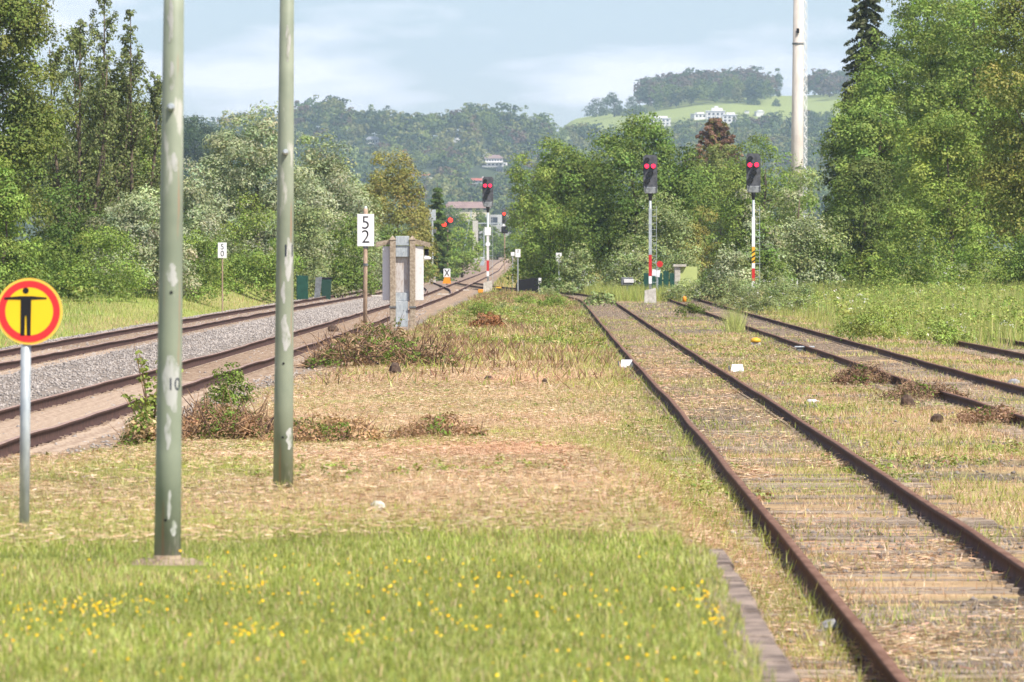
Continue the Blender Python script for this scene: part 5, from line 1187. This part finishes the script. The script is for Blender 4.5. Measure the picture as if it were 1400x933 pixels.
# ------------------------------------------------------------------ 52 board
Y = 186; x, zz = gz(500, Y); s_ = Y/F
r = empty('kilometre_board', (x, Y, zz), 'white board reading 5 over 2 on a brown post left of the lineside box', 'sign')
zt = HC-(293-350)*s_-zz; zb_ = HC-(337-350)*s_-zz
MB().tube([(-.02, 0, -.2), (0, 0, HC-(285-350)*s_-zz)], .055, 14).build('post', M['wooden_post'], r, True)
MB().tube([(0, 0, HC-(285-350)*s_-zz), (0, 0, HC-(282-350)*s_-zz)], [.05, .02], 12).build('cap', M['steel'], r)
b = MB(); b.bbox(-.225, .225, -.09, -.07, zb_, zt, .006); b.build('board', M['white'], r)
text_mesh('numeral', '5', .50, M['black'], r, (0, -.0925, zt-.245), sx=.95, bold=-.004); text_mesh('numeral', '2', .50, M['black'], r, (0, -.0925, zt-.62), sx=.95, bold=-.004)
for zc in (zt-.03, zb_-.02, HC-(362-350)*s_-zz): MB().tube([(0, 0, zc-.03), (0, 0, zc+.03)], .07, 12).build('clamp', M['steel_dark'], r)
# ------------------------------------------------------------------ lineside box on concrete posts
Y = 212; x, zz = gz(551, Y); s_ = Y/F
def zc_(py): return HC-(py-350)*s_-zz
def xc_(px): return (px-551)*s_
r = empty('lineside_box', (x, Y, zz), 'pale metal lineside box hung on two concrete posts under a small roof', 'equipment box')
for p_ in (537, 564):
    o = MB(); c_ = xc_(p_); o.bbox(c_-.09, c_+.09, -.30, -.12, -.3, zc_(327), .015); o.add([(c_-.11, -.32, zc_(328)), (c_+.11, -.32, zc_(328)), (c_+.11, -.10, zc_(328)), (c_-.11, -.10, zc_(328)), (c_, -.21, zc_(322))], [(0,1,4),(1,2,4),(2,3,4),(3,0,4),(3,2,1,0)])
    po = o.build('concrete_post', M['post_concrete'], r)
    MB().box(c_-.11, c_+.11, -.325, -.1, zc_(421), zc_(419)).build('strap', M['steel_dark'], po)
MB().bbox(xc_(523), xc_(579), -.08, .30, zc_(411), zc_(337), .01).build('cabinet', M['white_worn'], r)
MB().box(xc_(540), xc_(558), -.115, -.083, zc_(400), zc_(352)).build('door', M['door_grey'], r)
MB().bbox(xc_(541), xc_(559.5), -.26, -.116, zc_(336), zc_(323), .008).build('top_cover', M['steel'], r)
MB().bbox(xc_(541), xc_(559.5), -.22, -.118, zc_(351.5), zc_(336.5), .008).build('upper_plate', M['steel_dark'] if False else M['steel'], r)
MB().bbox(xc_(541), xc_(558), -.24, -.118, zc_(447), zc_(412), .008).build('cable_duct', M['steel'], r)
MB().bbox(xc_(541), xc_(559), -.20, -.118, zc_(411.5), zc_(400.5), .006).build('middle_plate', M['steel'], r)
b = MB()
for s1, xa, xb in ((0, 514, 541), (1, 560, 588)):
    za, zb2 = (zc_(335), zc_(329)) if s1 == 0 else (zc_(329), zc_(335))
    b.add([(xc_(xa), -.14, za-.07), (xc_(xb), -.14, zb2-.07), (xc_(xb), .55, zb2-.07), (xc_(xa), .55, za-.07), (xc_(xa), -.14, za+.09), (xc_(xb), -.14, zb2+.06), (xc_(xb), .55, zb2+.06), (xc_(xa), .55, za+.09)], [(0,3,2,1),(4,5,6,7),(0,1,5,4),(1,2,6,5),(2,3,7,6),(3,0,4,7)])
b.build('roof', M['post_concrete'], r)
MB().tube([(xc_(580), .1, zc_(352.5)), (xc_(589), .1, zc_(353.5))], [.09, .03], 12).build('horn', M['white'], r); MB().tube([(xc_(580), .1, zc_(345)), (xc_(586), .1, zc_(345))], .10, 12).build('lamp_case', M['black'], r)
for px_, py_ in ((545, 440), (556, 440), (552, 425), (552, 345)): MB().disc(xc_(px_), zc_(py_), .012, -.252, -.240, 8).build('bolt', M['steel_dark'], r)

# ------------------------------------------------------------------ green poles
def pole(pxb, pyb, pxt, Y, wb, wt, txt, tx, ty, label, patches, holes, knob=None):
    s_ = Y/F; x = (pxb-700)*s_; z = HC-(pyb-350)*s_; gzv = float(ground(x, Y))
    r = empty('lamp_pole', (x, Y, gzv), label, 'pole', 'green painted poles on the platform'); z0 = z-gzv
    tz = HC+(350+330)*s_-gzv; tl = (pxt-pxb)*s_/(pyb*s_)      # lean per metre
    def cx(zr): return tl*(zr-z0)
    def rd(zr): return (wb/2+(wt-wb)/2*(zr-z0)/(pyb*s_))*s_
    pts = [(cx(q), 0, q) for q in (gzv*0-.1, z0+.6, z0+1.8, tz)]
    MB().tube(pts, [rd(p[2]) for p in pts], 40).build('shaft', M['pole'], r, True)
    def wrap(pts_, m_, nm, lift):                     # a patch curved round the shaft
        vs = []; fs = []
        for (px, py) in pts_:
            zr = HC-(py-350)*s_-gzv; R_ = rd(zr)+lift; q = max(-.95, min(.95, ((px-700)*s_-x-cx(zr))/R_)); vs.append((cx(zr)+R_*q, -R_*math.sqrt(1-q*q), zr))
        return vs
    for (pxc, pyc, w_, h_) in patches:               # ragged peeled area: grid with irregular edge
        vs = []; fs = []; nr_, nc_ = 14, 7; b = MB(); seed_ = int(pxc+pyc)
        for i in range(nr_+1):
            t = i/nr_; ww = w_*(math.sin(math.pi*min(.97, max(.03, t)))**.5)*(.65+.5*float(vn(np.array([t*7.0]), np.array([0.]), 1, seed_)[0])); oc = (float(vn(np.array([t*5.0]), np.array([3.]), 1, seed_)[0])-.5)*w_*.4
            for j in range(nc_+1): vs.append((pxc+oc+(j/nc_-.5)*ww, pyc+(t-.5)*h_))
        V_ = wrap(vs, None, None, .0006)
        for i in range(nr_):
            for j in range(nc_): k = i*(nc_+1)+j; fs.append((k, k+nc_+1, k+nc_+2, k+1))
        b.add(V_, fs); b.build('peeled_patch', M['peeled'], r, True)
    for (px, py, rr) in holes:
        zr = HC-(py-350)*s_-gzv; R_ = rd(zr); q = ((px-700)*s_-x-cx(zr))/R_; o = Vector((cx(zr)+R_*q, -R_*math.sqrt(1-q*q), zr)); d = Vector((q, -math.sqrt(1-q*q), 0))
        MB().tube([o-d*.002, o+d*.003], rr*s_, 10).build('bolt', M['black'], r)
    if knob:
        px, py = knob; zr = HC-(py-350)*s_-gzv; R_ = rd(zr); q = ((px-700)*s_-x-cx(zr))/R_; o = Vector((cx(zr)+R_*q, -R_*math.sqrt(1-q*q), zr))
        MB().tube([o, o+Vector((0, -.03, .004)), o+Vector((0, -.045, .006))], [.020, .020, .012], 12).build('knob', M['steel'], r)
    # numerals bent round the shaft
    zr = HC-(ty-350)*s_-gzv; t = text_mesh('numeral', txt, 17*s_/.70, M['numeral'], r, (0, 0, 0), depth=.0002, sx=1)
    R_ = rd(zr)+.0016; q0 = math.asin(max(-.9, min(.9, ((tx-700)*s_-x-cx(zr))/R_)))
    for v in t.data.vertices:
        X_, Y_ = v.co.x*.85, v.co.y; a = q0+X_/R_; v.co = Vector((cx(zr)+R_*math.sin(a), -R_*math.cos(a), zr+Y_))
    t.rotation_euler = (0, 0, 0)
    return r, cx, rd, z0
M['numeral'] = mat('numeral_blue', (.03, .045, .09), .5)
r, cx, rd, z0 = pole(228.5, 775, 238, 36.6, 37, 28, '10', 239, 526, 'nearest green pole with a peeled patch and the numeral 10', [(236, 525, 22, 78), (231, 590, 9, 50), (237, 376, 14, 32), (240, 222, 10, 26), (236, 105, 9, 40), (234, 30, 8, 60), (238, 722, 8, 22), (232, 690, 6, 40)], [(235, 400, 2.2), (227, 711, 2.0)], (235, 148))
b = MB(); n = 20
b.add([(math.cos(i/n*6.283)*(.20+.05*math.sin(i*2.3)), math.sin(i/n*6.283)*.3, z0-.02) for i in range(n)]+[(math.cos(i/n*6.283)*(.12+.03*math.sin(i*2.3)), math.sin(i/n*6.283)*.16, z0+.012) for i in range(n)], [(i, (i+1) % n, n+(i+1) % n, n+i) for i in range(n)]+[tuple(range(n, 2*n))])
b.v = [(x_, y_, z_+.03) for x_, y_, z_ in b.v]; b.build('concrete_base', M['footing'], r)
MB().tube([(cx(z0+.03), 0, z0), (cx(z0+.03), 0, z0+.06)], [rd(z0)+.014, rd(z0)+.002], 24).build('collar', M['footing'], r, True)
pole(387, 651, 392.5, 48.6, 27.5, 19.5, '11', 396, 344, 'second green pole farther off with the numeral 11 on a pale patch', [(396, 355, 10, 60), (390, 455, 12, 50), (396, 600, 8, 30), (394, 60, 7, 50), (388, 400, 6, 30)], [(388, 497, 1.6), (387, 598, 1.6)], (391, 209))

# ------------------------------------------------------------------ round yellow sign
Y = 41.5; s_ = Y/F; x = (40-700)*s_; gzv = float(ground((34-700)*s_, Y)); cz = HC-(426-350)*s_-gzv; R_ = 45.5*s_
r = empty('round_sign', (x, Y, gzv), 'round yellow sign with red ring and black figure with outstretched arms on a grey post', 'sign')
MB().tube([(-.035, .03, -.15), (-.02, .03, cz+.08)], .0305, 20).build('post', M['steel'], r, True)
MB().disc(0, cz, R_, -.006, .0, 64).build('sign_plate', M['sign_edge'], r); MB().disc(0, cz, R_*.925, -.0085, -.0062, 64, r0=R_*.72).build('ring', M['sign_red'], r); MB().disc(0, cz, R_*.718, -.0082, -.0062, 64).build('face', M['sign_yellow'], r)
b = MB(); u = R_/45.5
def q_(px, py): return ((px-40)*u, cz-(py-426)*u)
b.disc(*q_(35.5, 397.5), 4.2*u, -.0108, -.0085, 20)
b.poly([q_(*p) for p in [(6, 407), (28, 405), (43, 405), (64, 407), (64, 409), (43, 410), (42, 459), (37, 459), (36.3, 432), (34.6, 432), (33.8, 459), (28, 459), (28.5, 410), (6, 409.5)]][::-1], -.0108, -.0085)
b.build('figure', M['black'], r)
for q in (-.06, .07): MB().tube([(-.05, -.0082, cz+q*.0), (-.05, -.0081, cz)], .001, 5) if False else None
MB().box(-.06, .02, .001, .06, cz-.03, cz+.03).build('clamp', M['steel_dark'], r)

# ------------------------------------------------------------------ small things between the tracks
def rock(px, py, Y, wp, hp, label, m_, cat='stone', name='stone', zlift=0):
    s_ = Y/F; x = (px-700)*s_; z = float(ground(x, Y)); w_ = wp*s_/2; h_ = hp*s_; b = MB(); n = 9; rng = random.Random(int(px*3+py)); vs = []; 
    for zf, rf in ((-.1, .8), (.3, 1.0), (.75, .8), (1, .4)):
        for k in range(n): a = 6.283*k/n; q = rf*rng.uniform(.8, 1.12); vs.append((math.cos(a)*w_*q, math.sin(a)*w_*q*.8, h_*zf*rng.uniform(.92, 1.05)))
    fs = [(l*n+k, l*n+(k+1) % n, (l+1)*n+(k+1) % n, (l+1)*n+k) for l in range(3) for k in range(n)]+[tuple(range(3*n, 4*n))]
    o = b.add(vs, fs).build(name, m_, loc=(x, Y, z)); return tag(o, label, cat)
def Yg(py, z=-.15): return F*(HC-z)/(py-350)
M['stone_white'] = mat('white_stone', (.50, .48, .42), .8, .15, 20); M['stone_grey'] = mat('grey_stone', (.26, .26, .28), .85, .2, 20); M['stone_tan'] = mat('tan_stone', (.6, .48, .33), .85, .15, 20); M['clod'] = mat('earth_clod', (.09, .06, .045), .95, .4, 15)
rock(1135, 862, Yg(868), 26, 16, 'grey stone left of the foreground siding near its left rail', M['stone_grey'])
rock(1123, 880, Yg(886), 13, 10, 'small white stone just below the grey one by the left rail', M['stone_white'])
rock(1240, 874, Yg(880), 27, 10, 'flat tan stone between the rails of the foreground siding', M['stone_tan'])
rock(1013, 792, Yg(796), 16, 10, 'pale stone beside the end of the platform edge', M['stone_tan'])
rock(1002, 726, Yg(730), 10, 8, 'tiny white stone between platform and siding', M['stone_white'])
rock(516, 674, 44.6, 24, 14, 'pale green white stone in the straw right of the second green pole', M['stone_white'])
rock(540, 507, Yg(510), 18, 16, 'dark earth clod at the foot of the brush heap', M['clod'], 'clod', 'earth_clod')
rock(668, 515, Yg(519), 14, 8, 'small brown clod in the straw right of the brush heap', M['clod'], 'clod', 'earth_clod')
rock(745, 520, Yg(525), 10, 10, 'small dark clod in the straw left of the foreground siding', M['clod'], 'clod', 'earth_clod')
rock(1240, 550, Yg(556), 22, 18, 'dark root clod between the two sidings', M['clod'], 'clod', 'earth_clod')
rock(1282, 574, Yg(578), 20, 12, 'low dark clod right of the root clod', M['clod'], 'clod', 'earth_clod')
rock(1386, 520, Yg(526), 20, 9, 'dark grey lump at the outer rail of the second siding', M['stone_grey'])
rock(455, 459, 215, 16, 10, 'brown clod lying against the near main rail', M['clod'], 'clod', 'earth_clod')
rock(8, 664, 70, 16, 18, 'dark plastic scrap on the stones at the left edge', M['black'], 'litter', 'plastic_scrap')
def marker(px, py, label, grp, mk='concrete'):
    Y = Yg(py); s_ = Y/F; x = (px-700)*s_; z = float(ground(x, Y)); r = empty('distance_marker', (x, Y, z), label, 'marker', grp); w_ = 9*s_
    MB().add([(-w_*1.1,-.12,-.03),(w_*1.1,-.12,-.03),(w_*1.1,.12,-.03),(-w_*1.1,.12,-.03),(-w_*.8,-.06,.17),(w_*.8,-.06,.17),(w_*.8,.07,.17),(-w_*.8,.07,.17)], [(0,3,2,1),(4,5,6,7),(0,1,5,4),(1,2,6,5),(2,3,7,6),(3,0,4,7)]).build('block', M['white'], r)
    MB().box(-w_*1.35, -w_*1.12, -.08, .08, 0, .14).build('end_plate', M['steel_dark'], r)
marker(857, 503, 'small white block left of the left rail of the foreground siding', 'white blocks beside the foreground siding')
marker(1008, 509, 'small white block right of the right rail of the foreground siding', 'white blocks beside the foreground siding')
Y = Yg(472); x = (1033-700)/F*Y; r = empty('ground_lamp', (x, Y, float(ground(x, Y))), 'small ground lamp with yellow cap between the two sidings', 'lamp')
MB().bbox(-.13, .13, -.1, .1, 0, .12, .02).build('base', M['concrete'], r); MB().tube([(0, 0, .12), (0, 0, .2), (0, 0, .24)], [.14, .12, .04], 12).build('cap', M['yellow'], r, True)
Y = Yg(481); x = (1100-700)/F*Y; r = empty('derailer_box', (x, Y, float(ground(x, Y))), 'dark grey box beside the near rail of the second siding', 'box')
MB().bbox(-.2, .15, -.12, .12, 0, .15, .02).build('housing', M['steel_dark'], r); MB().bbox(-.24, .24, -.14, .14, .152, .19, .01).build('lid', M['steel'], r)
Y = Yg(552); x = (1111-700)/F*Y; z = float(ground(x, Y)); o = MB().tube([(-.08, 0, .04), (.04, .02, .04), (.07, .025, .04), (.11, .03, .04)], [.035, .038, .018, .015], 12).build('plastic_bottle', M['white'], None, True, (x, Y, z)); tag(o, 'crushed white bottle lying between the two sidings', 'bottle')
x, zz = gz(944, 350); o = MB().tube([(0, 0, 0), (0, 0, .22), (0, 0, .28)], [.10, .09, .03], 10).build('warning_cap', M['orange'], None, True, (x-.6, 338, zz+.1)); tag(o, 'small orange cap on the ground right of the middle signal foundation', 'marker')
